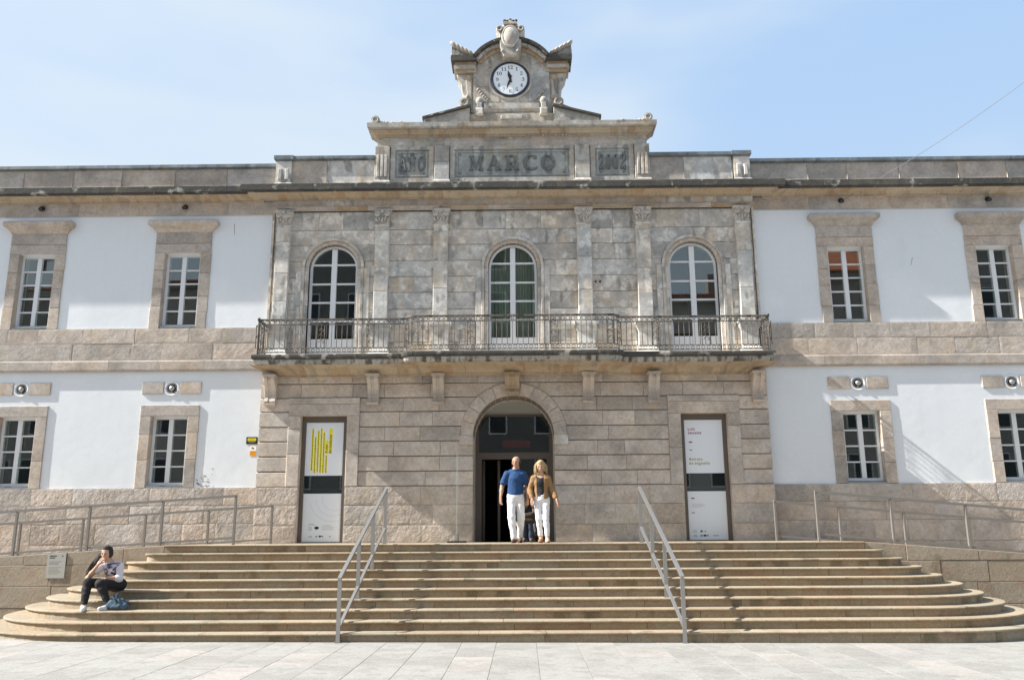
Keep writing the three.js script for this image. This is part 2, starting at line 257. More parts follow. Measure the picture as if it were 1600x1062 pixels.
function ramp(sgn, slope, label) {
  const t = thing('access_ramp', label, 'ramp'), top = x => LAND - 0.005 - slope * Math.max(0, x - LX), X1 = 17.5;
  const ys = [-0.2, 0.33, 0.74, 1.15];
  for (let c = 0; c < 4; c++) {
    let x = LX + 0.004; const y0 = ys[c] + 0.003;
    while (x < X1) {
      const w = Math.min(rr(0.75, 1.5), X1 - x), a = x + 0.003, b = x + w - 0.003, y1 = c < 3 ? ys[c + 1] - 0.003 : 9;
      const ya = Math.min(y1, top(a)), yb = Math.min(y1, top(b));
      if (yb - y0 > 0.03) { const p = [[a, y0], [b, y0], [b, yb], [a, ya]].map(q => [q[0] * sgn, q[1]]); if (sgn < 0) p.reverse(); put(t, 'wall_stone', polyStone(p, 2.7, LZ - 0.035 + rr(-0.006, 0.006), 0.008), pick(M.rampWall)); }
      x += w;
    }
  }
  const p = [[LX, LAND - 0.06], [X1, top(X1) - 0.06], [X1, -0.3], [LX, -0.3]].map(q => [q[0] * sgn, q[1]]); if (sgn > 0) p.reverse();
  put(t, 'ramp_surface', polyStone(p, 0.2, 2.72, 0), M.rampWall[1]);
  put(t, 'wall_core', polyStone([[LX + 0.02, -0.3], [X1, -0.3], [X1, top(X1) - 0.05], [LX + 0.02, LAND - 0.05]].map(q => [q[0] * sgn, q[1]]), 2.71, LZ - 0.06, 0), M.mortar);
}
ramp(-1, 0.062, 'sloping sandstone ramp wall with a small grey notice, behind the seated woman');
ramp(1, 0.075, 'sloping sandstone ramp wall with rows of pale railing posts, without a notice');
function rampRail(xs, z, ytop, slope, sgn, h, label) {
  const t = thing('ramp_railing', label, 'railing', [0, 0, 0], 'railings along the ramps');
  const y = x => ytop - slope * (Math.abs(x) - xs[0]), X = v => v * sgn, e = xs[xs.length - 1];
  for (const x of xs) put(t, 'post', box(X(x) - 0.02, X(x) + 0.02, y(x) - h, y(x) - 0.012, z - 0.03, z + 0.03), M.railPaint);
  put(t, 'top_rail', flatBar([X(xs[0] - 0.016), y(xs[0]), z], [X(e + 0.016), y(e), z], 0.06, 0.05), M.railPaint);
  put(t, 'lower_rail', flatBar([X(xs[0]), y(xs[0]) - h + 0.17, z], [X(e), y(e) - h + 0.17, z], 0.035, 0.04), M.railPaint);
}
rampRail([5.64, 7.124, 8.61, 10.096, 11.58, 13.06, 14.5], 2.82, 2.49, 0.062, -1, 1.0, 'front railing of the ramp behind the seated woman, on the wall edge');
rampRail([5.44, 6.87, 8.29, 9.70, 11.11, 12.5, 13.9], 0.9, 2.35, 0.06, -1, 0.9, 'rear railing of the ramp behind the seated woman, close to the building');
rampRail([6.13, 7.62, 9.11, 10.6, 12.09, 13.5], 2.82, 2.5, 0.092, 1, 1.0, 'front railing of the ramp on the side of the red lettered poster');
rampRail([5.84, 7.265, 8.69, 10.12, 11.55, 13.0], 0.9, 2.38, 0.088, 1, 0.92, 'rear railing, close to the building on the side of the red lettered poster');
// ---------------------------------------------------------------- the museum building
const B = thing('museum_building', 'two storey granite and white plaster museum with clock gable and long balcony', 'building');
const AW = [[-4.49], [0], [4.49]].map(a => a[0]), AR = 0.61, AC = 8.22;           // arched windows: centres, radius, springing
const GZ = 0.2, UZ = 0.04, BX = 6.07;
const WX = [8.31, 12.0, 15.7];                                                   // wing window axes
{ // plastered wing walls with their window openings
  for (const s of [-1, 1]) {
    const x0 = s < 0 ? -18 : BX - 0.03, x1 = s < 0 ? -BX + 0.03 : 18, holes = [];
    for (const w of WX) { const c = s * w; holes.push(rect(c - 0.46, c + 0.46, 6.74, 8.66), rect(c - 0.455, c + 0.455, 2.86, 4.53)); const h = []; for (let i = 0; i < 20; i++) h.push([c + 0.13 * Math.cos(i * Math.PI / 10), 5.2 + 0.13 * Math.sin(i * Math.PI / 10)]); holes.push(h); }
    put(B, 'plaster_wall', shapeWithHoles(rect(x0, x1, 0, 10.3), holes, -0.45, 0), M.plaster);
  }
  // backing of the stone centre, with openings
  const arch = archPts(0, 3.98, 0.96, LAND - 0.02), hs = [arch, rect(-5.07, -3.97, LAND - 0.02, 4.48), rect(3.97, 5.07, LAND - 0.02, 4.48)];
  put(B, 'wall_core', shapeWithHoles(rect(-BX + 0.01, BX - 0.01, 0, 5.72), hs, -0.45, GZ - 0.05), M.mortar);
  put(B, 'wall_core', shapeWithHoles(rect(-BX + 0.06, BX - 0.06, 5.72, 10.3), AW.map(c => archPts(c, AC, AR, 5.86)), -0.45, UZ - 0.03), M.mortarGrey);
  // the inside: floors, ceiling, rear and end walls
  const room = grp(B, 'interior');
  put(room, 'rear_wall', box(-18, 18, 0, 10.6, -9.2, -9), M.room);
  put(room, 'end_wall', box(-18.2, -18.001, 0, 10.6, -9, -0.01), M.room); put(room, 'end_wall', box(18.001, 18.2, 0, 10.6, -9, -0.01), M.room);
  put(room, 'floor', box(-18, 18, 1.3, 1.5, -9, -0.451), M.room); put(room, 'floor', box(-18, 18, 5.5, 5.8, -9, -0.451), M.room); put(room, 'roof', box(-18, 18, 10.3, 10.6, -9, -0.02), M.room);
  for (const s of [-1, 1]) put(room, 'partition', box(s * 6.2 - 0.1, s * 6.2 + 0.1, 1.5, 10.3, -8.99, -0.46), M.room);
}
// courses of stone; spans is a list of [xL(y), xR(y)] free intervals of a course
function course(parent, name, y0, y1, spans, len, z1, mats, opt = {}) {
  const g = opt.gap ?? 0.006, zb = z1 - 0.06;
  for (const [a, b] of spans) {
    const fa = typeof a === 'function' ? a : null, fb = typeof b === 'function' ? b : null, ym = (y0 + y1) / 2;
    const A = fa ? Math.max(fa(y0), fa(y1)) : a, Bq = fb ? Math.min(fb(y0), fb(y1)) : b, n = Math.max(1, Math.round((Bq - A) / (len * rr(0.85, 1.15))));
    const cuts = []; for (let i = 1; i < n; i++) cuts.push(A + (Bq - A) * (i + rr(-0.25, 0.25)) / n);
    for (let i = 0; i < n; i++) {
      const L = i ? cuts[i - 1] + 0.0016 : null, R = i < n - 1 ? cuts[i] - 0.0016 : null, z = z1 + rr(-0.004, 0.004);
      if ((L !== null || !fa) && (R !== null || !fb)) { const xl = L ?? a + 0.001, xr = R ?? b - 0.001; put(parent, name, opt.rough ? rough(xl, xr, y0 + g / 2, y1 - g / 2, zb, z, opt.rough * rr(0.6, 1.25)) : slab(xl, xr, y0 + g / 2, y1 - g / 2, zb, z, opt.bev ?? 0.01, 0.003), pick(mats)); }
      else {
        const pts = [], K = 8, yy = k => mix(y0 + g / 2, y1 - g / 2, k / K);
        if (L === null && fa) for (let k = K; k >= 0; k--) pts.push([fa(yy(k)) + 0.002, yy(k)]); else pts.push([L ?? a, y1 - g / 2], [L ?? a, y0 + g / 2]);
        if (R === null && fb) for (let k = 0; k <= K; k++) pts.push([fb(yy(k)) - 0.002, yy(k)]); else pts.push([R ?? b, y0 + g / 2], [R ?? b, y1 - g / 2]);
        const ok = pts.filter((p, q) => q === 0 || Math.hypot(p[0] - pts[q - 1][0], p[1] - pts[q - 1][1]) > 0.004);
        put(parent, name, polyStone(ok, zb, z, 0.006), pick(mats));
      }
    }
  }
}
const arcR = (cx, cy, r) => y => cx + (y <= cy ? r : Math.sqrt(Math.max(0, r * r - (y - cy) * (y - cy))));
const arcL = (cx, cy, r) => y => 2 * cx - arcR(cx, cy, r)(y);
{ // ground floor ashlar
  const gf = grp(B, 'ground_floor_wall'), ys = [5.62, 5.25, 4.905, 4.57, 4.208, 3.864, 3.51, 3.157, 2.805, 2.377, 1.92, LAND];
  const OR = 1.265;
  for (let i = 0; i < ys.length - 1; i++) {
    const y1 = ys[i], y0 = ys[i + 1], rgh = y1 < 2.82; let sp;
    const ar = arcR(0, 3.98, OR), al = arcL(0, 3.98, OR);
    const inner = y0 >= 3.8 ? [al, ar] : [-0.962, 0.962];
    if (y0 >= 5.2) sp = [[-BX, BX]];
    else if (y0 > 4.9) sp = [[-BX, al], [ar, BX]];
    else if (y0 > 4.5) sp = [[-BX, -5.37], [-3.67, al], [ar, 3.67], [5.37, BX]];
    else if (!rgh) sp = [[-BX, -5.37], [-3.67, inner[0]], [inner[1], 3.67], [5.37, BX]];
    else sp = [[-BX, -5.072], [-3.968, -0.962], [0.962, 3.968], [5.072, BX]];
    if (y0 < 5.0 && y0 > 4.9) { sp = [[-BX, al], [ar, BX]]; }
    course(gf, 'ashlar_stone', y0, y1, sp, rgh ? 0.85 : 0.95, GZ + (rgh ? 0.035 : 0), rgh ? M.warmRough : M.warm, rgh ? { rough: rr(0.011, 0.017), gap: 0.007 } : { gap: 0.018, bev: 0.016 });
  }
  // entrance archivolt, keystone console below, imposts
  const ed = grp(B, 'entrance_arch'), n = 11;
  for (let i = 0; i < n; i++) {
    const a0 = Math.PI * i / n + 0.002, a1 = Math.PI * (i + 1) / n - 0.002, p = [], q = [];
    for (let k = 0; k <= 4; k++) { const a = mix(a0, a1, k / 4); p.push([0.96 * Math.cos(a), 3.98 + 0.96 * Math.sin(a)]); q.unshift([OR * Math.cos(a) * 0.998, 3.98 + OR * Math.sin(a) * 0.998]); }
    put(ed, 'voussoir', polyStone(q.concat(p), -0.44, GZ + 0.03, 0.01), pick(M.warm));
  }
  for (const s of [-1, 1]) put(ed, 'impost_stone', slab(Math.min(s * 0.96, s * 1.29), Math.max(s * 0.96, s * 1.29), 3.76, 3.985, 0.1, GZ + 0.045, 0.012), s < 0 ? M.warm[1] : M.greyPale[2]);
  for (const s of [-1, 1]) { put(ed, 'jamb_stone', box(s < 0 ? -1.1 : 0.955, s < 0 ? -0.955 : 1.1, LAND, 3.975, -0.8, GZ - 0.07), M.warm[2]); }
  // plain door surrounds
  for (const s of [-1, 1]) {
    const d = grp(B, 'door_surround'), c = s * 4.52;
    for (const e of [-1, 1]) { let y = 2.81; while (y < 4.48) { const h = Math.min(rr(0.5, 0.9), 4.48 - y); const a = c + e * 0.55, b = c + e * 0.85; put(d, 'jamb_stone', slab(Math.min(a, b) + 0.002, Math.max(a, b) - 0.002, y + 0.002, y + h - 0.002, -0.1, GZ + 0.03, 0.012), pick(M.warm)); y += h; } }
    put(d, 'lintel_stone', slab(c - 0.85, c + 0.85, 4.482, 4.76, -0.1, GZ + 0.03, 0.012), pick(M.warm)); put(d, 'lintel_stone', slab(c - 0.85, c + 0.85, 4.762, 4.903, 0.05, GZ + 0.05, 0.014), pick(M.warm));
    put(d, 'reveal', merge([box(c - 0.62, c - 0.549, LAND, 4.48, -0.3, GZ - 0.02), box(c + 0.549, c + 0.62, LAND, 4.48, -0.3, GZ - 0.02), box(c - 0.549, c + 0.549, 4.479, 4.52, -0.3, GZ - 0.02)]), M.warm[3]);
    const f = grp(B, 'side_door'), z = 0.03; // fixed glazed door carrying a poster
    put(f, 'door_frame', merge([box(c - 0.548, c - 0.452, LAND, 4.478, z - 0.05, z + 0.03), box(c + 0.452, c + 0.548, LAND, 4.478, z - 0.05, z + 0.03), box(c - 0.452, c + 0.452, 4.345, 4.478, z - 0.05, z + 0.03), box(c - 0.452, c + 0.452, LAND, LAND + 0.02, z - 0.05, z + 0.03)]), M.doorMetal);
    put(f, 'door_glass', box(c - 0.452, c + 0.452, LAND + 0.02, 4.345, z - 0.012, z), M.glass);
  }
  // glazed entrance screen, set back in the vaulted porch
  const en = grp(B, 'entrance_door'), z = -0.8;
  const fr = [];
  fr.push(box(-0.955, -0.87, LAND, 4.6, z - 0.05, z + 0.05), box(0.87, 0.955, LAND, 4.6, z - 0.05, z + 0.05), box(-0.87, 0.87, 3.5, 3.66, z - 0.05, z + 0.05), box(-0.06, 0.03, LAND, 3.5, z - 0.05, z + 0.05), box(-0.87, -0.8, LAND, 3.5, z - 0.04, z + 0.04), box(0.8, 0.87, LAND, 3.5, z - 0.04, z + 0.04), box(-0.87, 0.87, 4.56, 4.61, z - 0.05, z + 0.05));
  put(en, 'door_frame', merge(fr), M.doorMetal);
  put(en, 'fanlight_glass', box(-0.87, 0.87, 3.66, 4.56, z - 0.006, z + 0.006), M.glass);
  put(en, 'door_glass', box(0.03, 0.8, LAND + 0.02, 3.5, z - 0.006, z + 0.006), M.glass);
  put(en, 'lunette_panel', box(-0.955, 0.955, 4.61, 5.0, z - 0.05, z + 0.02), std({ color: new THREE.Color().setRGB(0.42, 0.42, 0.38) }));
  put(en, 'door_leaf', merge([box(-0.42, -0.36, LAND, 3.5, z - 0.46, z - 0.4), box(-0.8, -0.74, LAND, 3.5, z - 0.5, z - 0.44)]), M.doorMetal);
  put(en, 'red_sign', box(-0.3, 0.4, 3.83, 4.02, z - 0.5, z - 0.47), std({ color: new THREE.Color().setRGB(0.32, 0.012, 0.02) }));
  const vault = []; for (let i = 0; i <= 18; i++) { const a = Math.PI * i / 18; vault.push([1.05 * Math.cos(a), 3.98 + 1.05 * Math.sin(a)]); } for (let i = 18; i >= 0; i--) { const a = Math.PI * i / 18; vault.push([0.957 * Math.cos(a), 3.98 + 0.957 * Math.sin(a)]); }
  put(en, 'porch_vault', polyStone(vault, -0.85, -0.44, 0), M.greyPale[1]);
}
// ---------------- upper floor of the centre
const PIL = [[5.585, 5.93], [3.09, 3.44], [1.615, 1.97]];
{
  const uf = grp(B, 'upper_floor_wall'), ys = [9.7, 9.206, 8.806, 8.387, 7.971, 7.559, 7.129, 6.72, 6.3, 5.86], OR = 0.78;
  const px = []; for (const s of [-1, 1]) for (const [a, b] of PIL) px.push(s < 0 ? [-b, -a] : [a, b]); px.sort((p, q) => p[0] - q[0]);
  for (let i = 0; i < ys.length - 1; i++) {
    const y1 = ys[i], y0 = ys[i + 1], sp = [];
    const bays = []; for (let k = 0; k < 5; k++) bays.push([px[k][1] - 0.02, px[k + 1][0] + 0.02]); bays.push([-BX + 0.06, px[0][0] + 0.02], [px[5][1] - 0.02, BX - 0.06]);
    for (const [a, b] of bays) {
      const c = AW.find(w => w > a && w < b);
      if (c === undefined || y0 >= AC + OR) sp.push([a, b]);
      else if (y1 > AC + 0.2) sp.push([a, arcL(c, AC, OR)], [arcR(c, AC, OR), b]);
      else sp.push([a, c - OR], [c + OR, b]);
    }
    course(uf, 'ashlar_stone', y0, y1, sp.filter(q => typeof q[0] === 'function' || typeof q[1] === 'function' || q[1] - q[0] > 0.03), 0.85, UZ, rnd() < 0.2 ? M.greyPale : M.grey, { gap: 0.011, bev: 0.008 });
  }
  for (const s of [-1, 1]) put(B, 'corner_return', box(s < 0 ? -BX : BX - 0.05, s < 0 ? -BX + 0.05 : BX, 5.86, 9.7, -0.02, 0.1), M.grey[3]);
  // arched window surrounds
  for (const c of AW) {
    const w = grp(B, 'arched_window_surround'), n = 9;
    const ring = (r0, r1, a0, a1, z1, m) => { const p = [], q = []; for (let k = 0; k <= 4; k++) { const a = mix(a0, a1, k / 4); p.push([c + r0 * Math.cos(a), AC + r0 * Math.sin(a)]); q.unshift([c + r1 * Math.cos(a), AC + r1 * Math.sin(a)]); } put(w, 'voussoir', polyStone(q.concat(p), -0.4, z1, 0.008), m); };
    for (let i = 0; i < n; i++) { const a0 = Math.PI * i / n + 0.002, a1 = Math.PI * (i + 1) / n - 0.002; ring(AR, 0.7, a0, a1, UZ + 0.015, pick(M.frieze)); ring(0.702, 0.778, a0, a1, UZ + 0.06, pick(M.grey)); }
    for (const e of [-1, 1]) { let y = 5.87; while (y < AC) { const h = Math.min(rr(0.6, 0.95), AC - y), q = (p0, p1, z1, m) => put(w, 'jamb_stone', slab(Math.min(c + e * p0, c + e * p1), Math.max(c + e * p0, c + e * p1), y + 0.002, y + h - 0.002, -0.4, z1, 0.008), m); q(AR, 0.7, UZ + 0.015, pick(M.grey)); q(0.702, 0.778, UZ + 0.06, pick(M.grey)); if (y < 7.9) q(0.78, 0.92, UZ + 0.045, pick(M.greyPale)); y += h; } }
    // french window
    const f = grp(B, 'arched_window'), z = -0.12, fr = [], r = AR - 0.005;
    const oo = [], ii = []; for (let k = 0; k <= 20; k++) { const a = Math.PI * k / 20; oo.push([c + r * Math.cos(a), AC + r * Math.sin(a)]); ii.unshift([c + (r - 0.06) * Math.cos(a), AC + (r - 0.06) * Math.sin(a)]); }
    fr.push(polyStone(oo.concat(ii), z - 0.04, z + 0.04, 0.008));
    for (const e of [-1, 1]) fr.push(box(Math.min(c + e * r, c + e * (r - 0.06)), Math.max(c + e * r, c + e * (r - 0.06)), 5.86, AC, z - 0.04, z + 0.04));
    fr.push(box(c - 0.065, c + 0.065, 5.86, AC + r - 0.088, z - 0.035, z + 0.05));
    fr.push(box(c - r + 0.06, c + r - 0.06, 5.86, 6.42, z - 0.03, z + 0.028));
    for (const y of [6.87, 7.35, 7.83, 8.33]) fr.push(box(c - r + 0.06, c + r - 0.06, y - 0.02, y + 0.02, z - 0.025, z + 0.03));
    put(f, 'window_frame', merge(fr), M.white);
    const yy = [6.42, 6.87, 7.35, 7.83, 8.33];
    for (let k = 0; k < 4; k++) for (const e of [-1, 1]) put(f, 'pane', box(Math.min(c + e * 0.065, c + e * 0.545), Math.max(c + e * 0.065, c + e * 0.545), yy[k] + 0.02, yy[k + 1] - 0.02, z - 0.004, z + 0.004), M.glass);
    for (const e of [-1, 1]) { const p = [[c + e * 0.065, 8.35], [c + e * Math.sqrt(0.545 ** 2 - 0.13 ** 2), 8.35]]; for (let k = 0; k <= 8; k++) { const x = mix(Math.sqrt(0.545 ** 2 - 0.13 ** 2), 0.065, k / 8); p.push([c + e * x, AC + Math.sqrt(Math.max(0, 0.545 ** 2 - x * x))]); } p.splice(2, 1); put(f, 'pane', polyStone(e > 0 ? p : p.reverse(), z - 0.004, z + 0.004, 0), M.glass); }
    if (c === 0) for (const e of [-1, 1]) { const pts = []; for (let k = 0; k <= 24; k++) pts.push([c + e * mix(0.02, 0.6, k / 24), z - 0.35 + 0.035 * Math.sin(k * 1.9)]); const path = e > 0 ? pts : pts.reverse(); put(f, 'curtain', sweep(path, [[0, 5.86], [0, 8.9]], false), M.curtain); }
  }
  // pilasters with pedestals and carved capitals
  for (const [a, b] of px) {
    const p = grp(B, 'pilaster'), c = (a + b) / 2, hw = (b - a) / 2, z = 0.175; let y = 6.735;
    while (y < 9.28) { const h = Math.min(rr(0.55, 1.1), 9.28 - y); put(p, 'shaft_stone', slab(a, b, y + 0.002, y + h - 0.002, -0.02, z + rr(-0.002, 0.002), 0.012), pick(rnd() < 0.5 ? M.greyPale : M.grey)); y += h; }
    const ret = (w, d) => [[c - w, 0], [c - w, d], [c + w, d], [c + w, 0]];
    put(p, 'pedestal', sweep(ret(hw + 0.05, 0.24), [[0.05, 5.86], [0.05, 5.97], [0.02, 6.0], [0.02, 6.05], [-0.02, 6.09], [-0.02, 6.5], [0.015, 6.56], [0.03, 6.6], [0.03, 6.66], [0.06, 6.68], [0.06, 6.735], [-0.2, 6.74]]), pick(M.greyPale));
    put(p, 'necking', sweep(ret(hw, z), [[0, 9.25], [0.018, 9.265], [0.018, 9.295], [0, 9.31], [-0.1, 9.31]]), pick(M.grey));
    // capital: bell, abacus, two volutes, leaves
    put(p, 'capital_bell', sweep(ret(hw - 0.01, z - 0.01), [[0, 9.3], [0.0, 9.42], [0.02, 9.55], [0.05, 9.63], [0.06, 9.64], [0.06, 9.7], [-0.1, 9.7]]), M.grey[1]);
    for (const e of [-1, 1]) { const v = new THREE.TorusGeometry(0.05, 0.022, 8, 16); v.translate(c + e * (hw - 0.05), 9.57, z + 0.055); put(p, 'volute', v, M.grey[2]); const u = new THREE.SphereGeometry(0.026, 10, 8); u.translate(c + e * (hw - 0.05), 9.57, z + 0.06); put(p, 'volute_eye', u, M.grey[2]); }
    for (let k = -2; k <= 2; k++) { const l = new THREE.SphereGeometry(0.05, 8, 8); l.scale(0.65, 1.5 - 0.2 * Math.abs(k), 0.6); l.rotateX(-0.25); l.rotateZ(-k * 0.18); l.translate(c + k * hw * 0.42, 9.42 + (k % 2 ? 0.03 : 0), z + 0.025); put(p, 'leaf', l, M.grey[(k + 2) % 5]); }
    const ft = new THREE.SphereGeometry(0.045, 8, 8); ft.scale(1, 0.9, 0.8); ft.translate(c, 9.63, z + 0.06); put(p, 'leaf', ft, M.grey[0]);
  }
  // dado ledge between the pedestals
  const bl = [[-5.46, -5.33], [-3.7, -3.55], [-3.0, -2.1], [2.1, 3.0], [3.55, 3.7], [5.33, 5.46], [-1.5, -0.95], [0.95, 1.5]];
  for (const [a, b] of bl) put(B, 'dado_ledge', sweep([[a, UZ], [b, UZ]], [[0, 6.6], [0.05, 6.65], [0.06, 6.72], [0, 6.73]]), pick(M.greyPale));
  const d1 = new THREE.SphereGeometry(0.028, 8, 6); for (const x of [2.0 + 0.06, 2.17]) { const d = d1.clone(); d.scale(1, 1, 0.6); d.translate(x, 7.8, UZ + 0.005); put(B, 'wall_anchor', d, M.black); }
}
// ---------------- entablature, cornice, parapet
{
  const co = grp(B, 'cornice');
  const CX = 6.3, path = [[-18, 0], [-CX, 0], [-CX, 0.1], [CX, 0.1], [CX, 0], [18, 0]];
  const wing = [[-18, 0], [-BX - 0.02, 0]], wing2 = [[BX + 0.02, 0], [18, 0]], mid = [[-BX, 0], [-BX, 0.1], [BX, 0.1], [BX, 0]];
  sweepStones(co, 'frieze_stone', wing, [[0.025, 9.65], [0.025, 10.0], [0.0, 10.02]], 1.25, M.frieze); sweepStones(co, 'frieze_stone', wing2, [[0.025, 9.65], [0.025, 10.0], [0, 10.02]], 1.25, M.frieze);
  sweepStones(co, 'architrave_stone', mid, [[0.0, 9.7], [0.02, 9.705], [0.02, 9.76], [0.045, 9.775], [0.045, 9.815], [0.01, 9.83], [0, 9.83]], 1.3, M.ochre.concat(M.frieze));
  sweepStones(co, 'frieze_stone', mid, [[0.0, 9.83], [0.0, 10.0], [-0.05, 10.01]], 1.1, M.grey.concat(M.frieze));
  sweepStones(co, 'bed_mould_stone', path, [[0.02, 9.985], [0.09, 9.99], [0.09, 10.015], [0.15, 10.045], [0.2, 10.05], [0.26, 10.075], [0.34, 10.085], [0.3, 10.2]], 1.5, M.ochre);
  sweepStones(co, 'corona_stone', path, [[0.3, 10.086], [0.455, 10.086], [0.455, 10.10], [0.475, 10.105], [0.475, 10.255], [0.455, 10.27], [0.2, 10.33], [-0.1, 10.36]], 1.3, M.lichen);
  const pa = grp(B, 'parapet');
  for (const s of [-1, 1]) {
    const x0 = s < 0 ? -18 : 6.06, x1 = s < 0 ? -6.06 : 18;
    sweepStones(pa, 'parapet_stone', [[x0, 0]  , [x1, 0]], [[0.08, 10.33], [0.08, 10.42], [0.03, 10.45], [0.03, 10.9], [-0.1, 10.91]], 1.35, M.frieze);
    sweepStones(pa, 'coping', [[x0, 0], [x1, 0]], [[0.03, 10.9], [0.11, 10.93], [0.11, 11.01], [-0.35, 11.03]], 2.4, [M.lead]);
    const y0 = s < 0 ? -5.66 : 3.46, y1 = s < 0 ? -3.52 : 5.6;
    sweepStones(pa, 'parapet_stone', [[y0, 0.08], [y1, 0.08]], [[0.04, 10.33], [0.04, 10.44], [0.0, 10.47], [0, 11.08], [-0.1, 11.08]], 1.1, M.greyPale.concat(M.frieze));
    sweepStones(pa, 'coping', [[y0, 0.08], [y1, 0.08]], [[0.0, 11.08], [0.08, 11.11], [0.08, 11.19], [-0.35, 11.21]], 2.4, [M.lead]);
    const c = s * 5.85, p = grp(B, 'parapet_pedestal'), ret = (w, d) => [[c - w, -0.3], [c - w, d], [c + w, d], [c + w, -0.3]];
    put(p, 'pedestal_block', sweep(ret(0.2, 0.14), [[0.03, 10.33], [0.03, 10.44], [0, 10.47], [0, 11.05], [-0.1, 11.06]]), M.greyPale[0]);
    for (const e of [-0.09, 0.09]) put(p, 'fluted_rib', slab(c + e - 0.045, c + e + 0.045, 10.55, 10.85, 0.13, 0.165, 0.012), M.greyPale[1]);
    put(p, 'cap', sweep(ret(0.2, 0.14), [[0.0, 11.05], [0.05, 11.1], [0.05, 11.2], [-0.15, 11.23]]), M.lead);
    put(p, 'cap_top', box(c - 0.2, c + 0.2, 11.15, 11.225, -0.3, 0.1), M.lead);
  }
  // wing bands: plinth, string course, rock-faced band
  for (const s of [-1, 1]) {
    const X0 = s < 0 ? -18 : BX + 0.02, X1 = s < 0 ? -BX - 0.02 : 18, wb = grp(B, 'wing_stone_band'), wp = grp(B, 'wing_plinth'), ws = grp(B, 'string_course');
    course(wb, 'rough_stone', 6.32, 6.7, [[X0, X1]], 1.0, 0.045, M.wing, { rough: 0.009, gap: 0.006 }); course(wb, 'rough_stone', 5.89, 6.32, [[X0, X1]], 1.1, 0.045, M.wing, { rough: 0.009, gap: 0.006 });
    sweepStones(ws, 'string_stone', [[X0, 0], [X1, 0]], [[0.02, 5.62], [0.075, 5.635], [0.085, 5.66], [0.085, 5.86], [0.07, 5.885], [0, 5.895]], 1.3, M.wing);
    for (const [y0, y1] of [[2.4, 2.81], [1.98, 2.4], [1.5, 1.98], [1.0, 1.5]]) course(wp, 'rough_stone', y0, y1, [[X0, X1]], 0.95, 0.05, M.warmRough, { rough: 0.012, gap: 0.006 });
  }
}
// ---------------- wing windows and round vents
function wingWindow(c, y0, y1, rows, hw, sw, st, hood) {
  const w = grp(B, 'window'), z = -0.17, fr = [], a = hw - 0.012;
  fr.push(box(c - a, c - a + 0.065, y0 + 0.012, y1, z - 0.04, z + 0.04), box(c + a - 0.065, c + a, y0 + 0.012, y1, z - 0.04, z + 0.04), box(c - a + 0.065, c + a - 0.065, y1 - 0.07, y1, z - 0.04, z + 0.04), box(c - a + 0.065, c + a - 0.065, y0 + 0.012, y0 + 0.085, z - 0.04, z + 0.04));
  fr.push(box(c - 0.055, c + 0.055, y0 + 0.085, y1 - 0.07, z - 0.035, z + 0.05));
  const b0 = y0 + 0.085, b1 = y1 - 0.07, dy = (b1 - b0) / rows, i0 = 0.055, i1 = a - 0.065;
  for (let k = 1; k < rows; k++) for (const e of [-1, 1]) fr.push(box(Math.min(c + e * i0, c + e * i1), Math.max(c + e * i0, c + e * i1), b0 + k * dy - 0.017, b0 + k * dy + 0.017, z - 0.025, z + 0.03));
  put(w, 'window_frame', merge(fr), M.white);
  for (let k = 0; k < rows; k++) for (const e of [-1, 1]) { const p = box(Math.min(c + e * i0, c + e * i1), Math.max(c + e * i0, c + e * i1), b0 + k * dy + (k ? 0.017 : 0), b0 + (k + 1) * dy - (k < rows - 1 ? 0.017 : 0), -0.004, 0.004); p.rotateY(rr(-0.006, 0.006)); p.translate(0, 0, z); put(w, 'pane', p, M.glass); }
  put(w, 'sill', box(c - hw + 0.006, c + hw - 0.006, y0 - 0.02, y0 + 0.012, -0.4, 0.03), M.lead);
  for (const e of [-1, 1]) { let y = y0 - 0.045; const n = rows > 4 ? 4 : 3, H2 = y1 - y; for (let k = 0; k < n; k++) { const h = k === n - 1 ? y1 - y : H2 / n + rr(-0.1, 0.1), p = c + e * (hw - 0.006), q = c + e * (sw + rr(-0.012, 0.012)); put(w, 'jamb_stone', slab(Math.min(p, q), Math.max(p, q), y + 0.002, y + h - 0.002, -0.4, 0.033 + rr(-0.003, 0.003), 0.01), pick(M.wing)); y += h; } }
  put(w, 'lintel_stone', slab(c - sw, c + sw, y1 + 0.001, st, -0.4, 0.033, 0.01), pick(M.wing));
  if (hood) {
    put(w, 'frieze_stone', slab(c - sw + 0.01, c + sw - 0.01, st + 0.003, 9.19, -0.1, 0.045, 0.006), pick(M.wing));
    put(w, 'hood', sweep([[c - sw, -0.02], [c - sw, 0.035], [c + sw, 0.035], [c + sw, -0.02]], [[0, 9.185], [0.015, 9.2], [0.025, 9.235], [0.08, 9.3], [0.15, 9.345], [0.165, 9.36], [0.17, 9.45], [0.15, 9.48], [-0.03, 9.5]]), pick(M.wing));
    put(w, 'hood_top', box(c - sw, c + sw, 9.44, 9.485, -0.02, 0.1), M.wing[1]);
  }
}
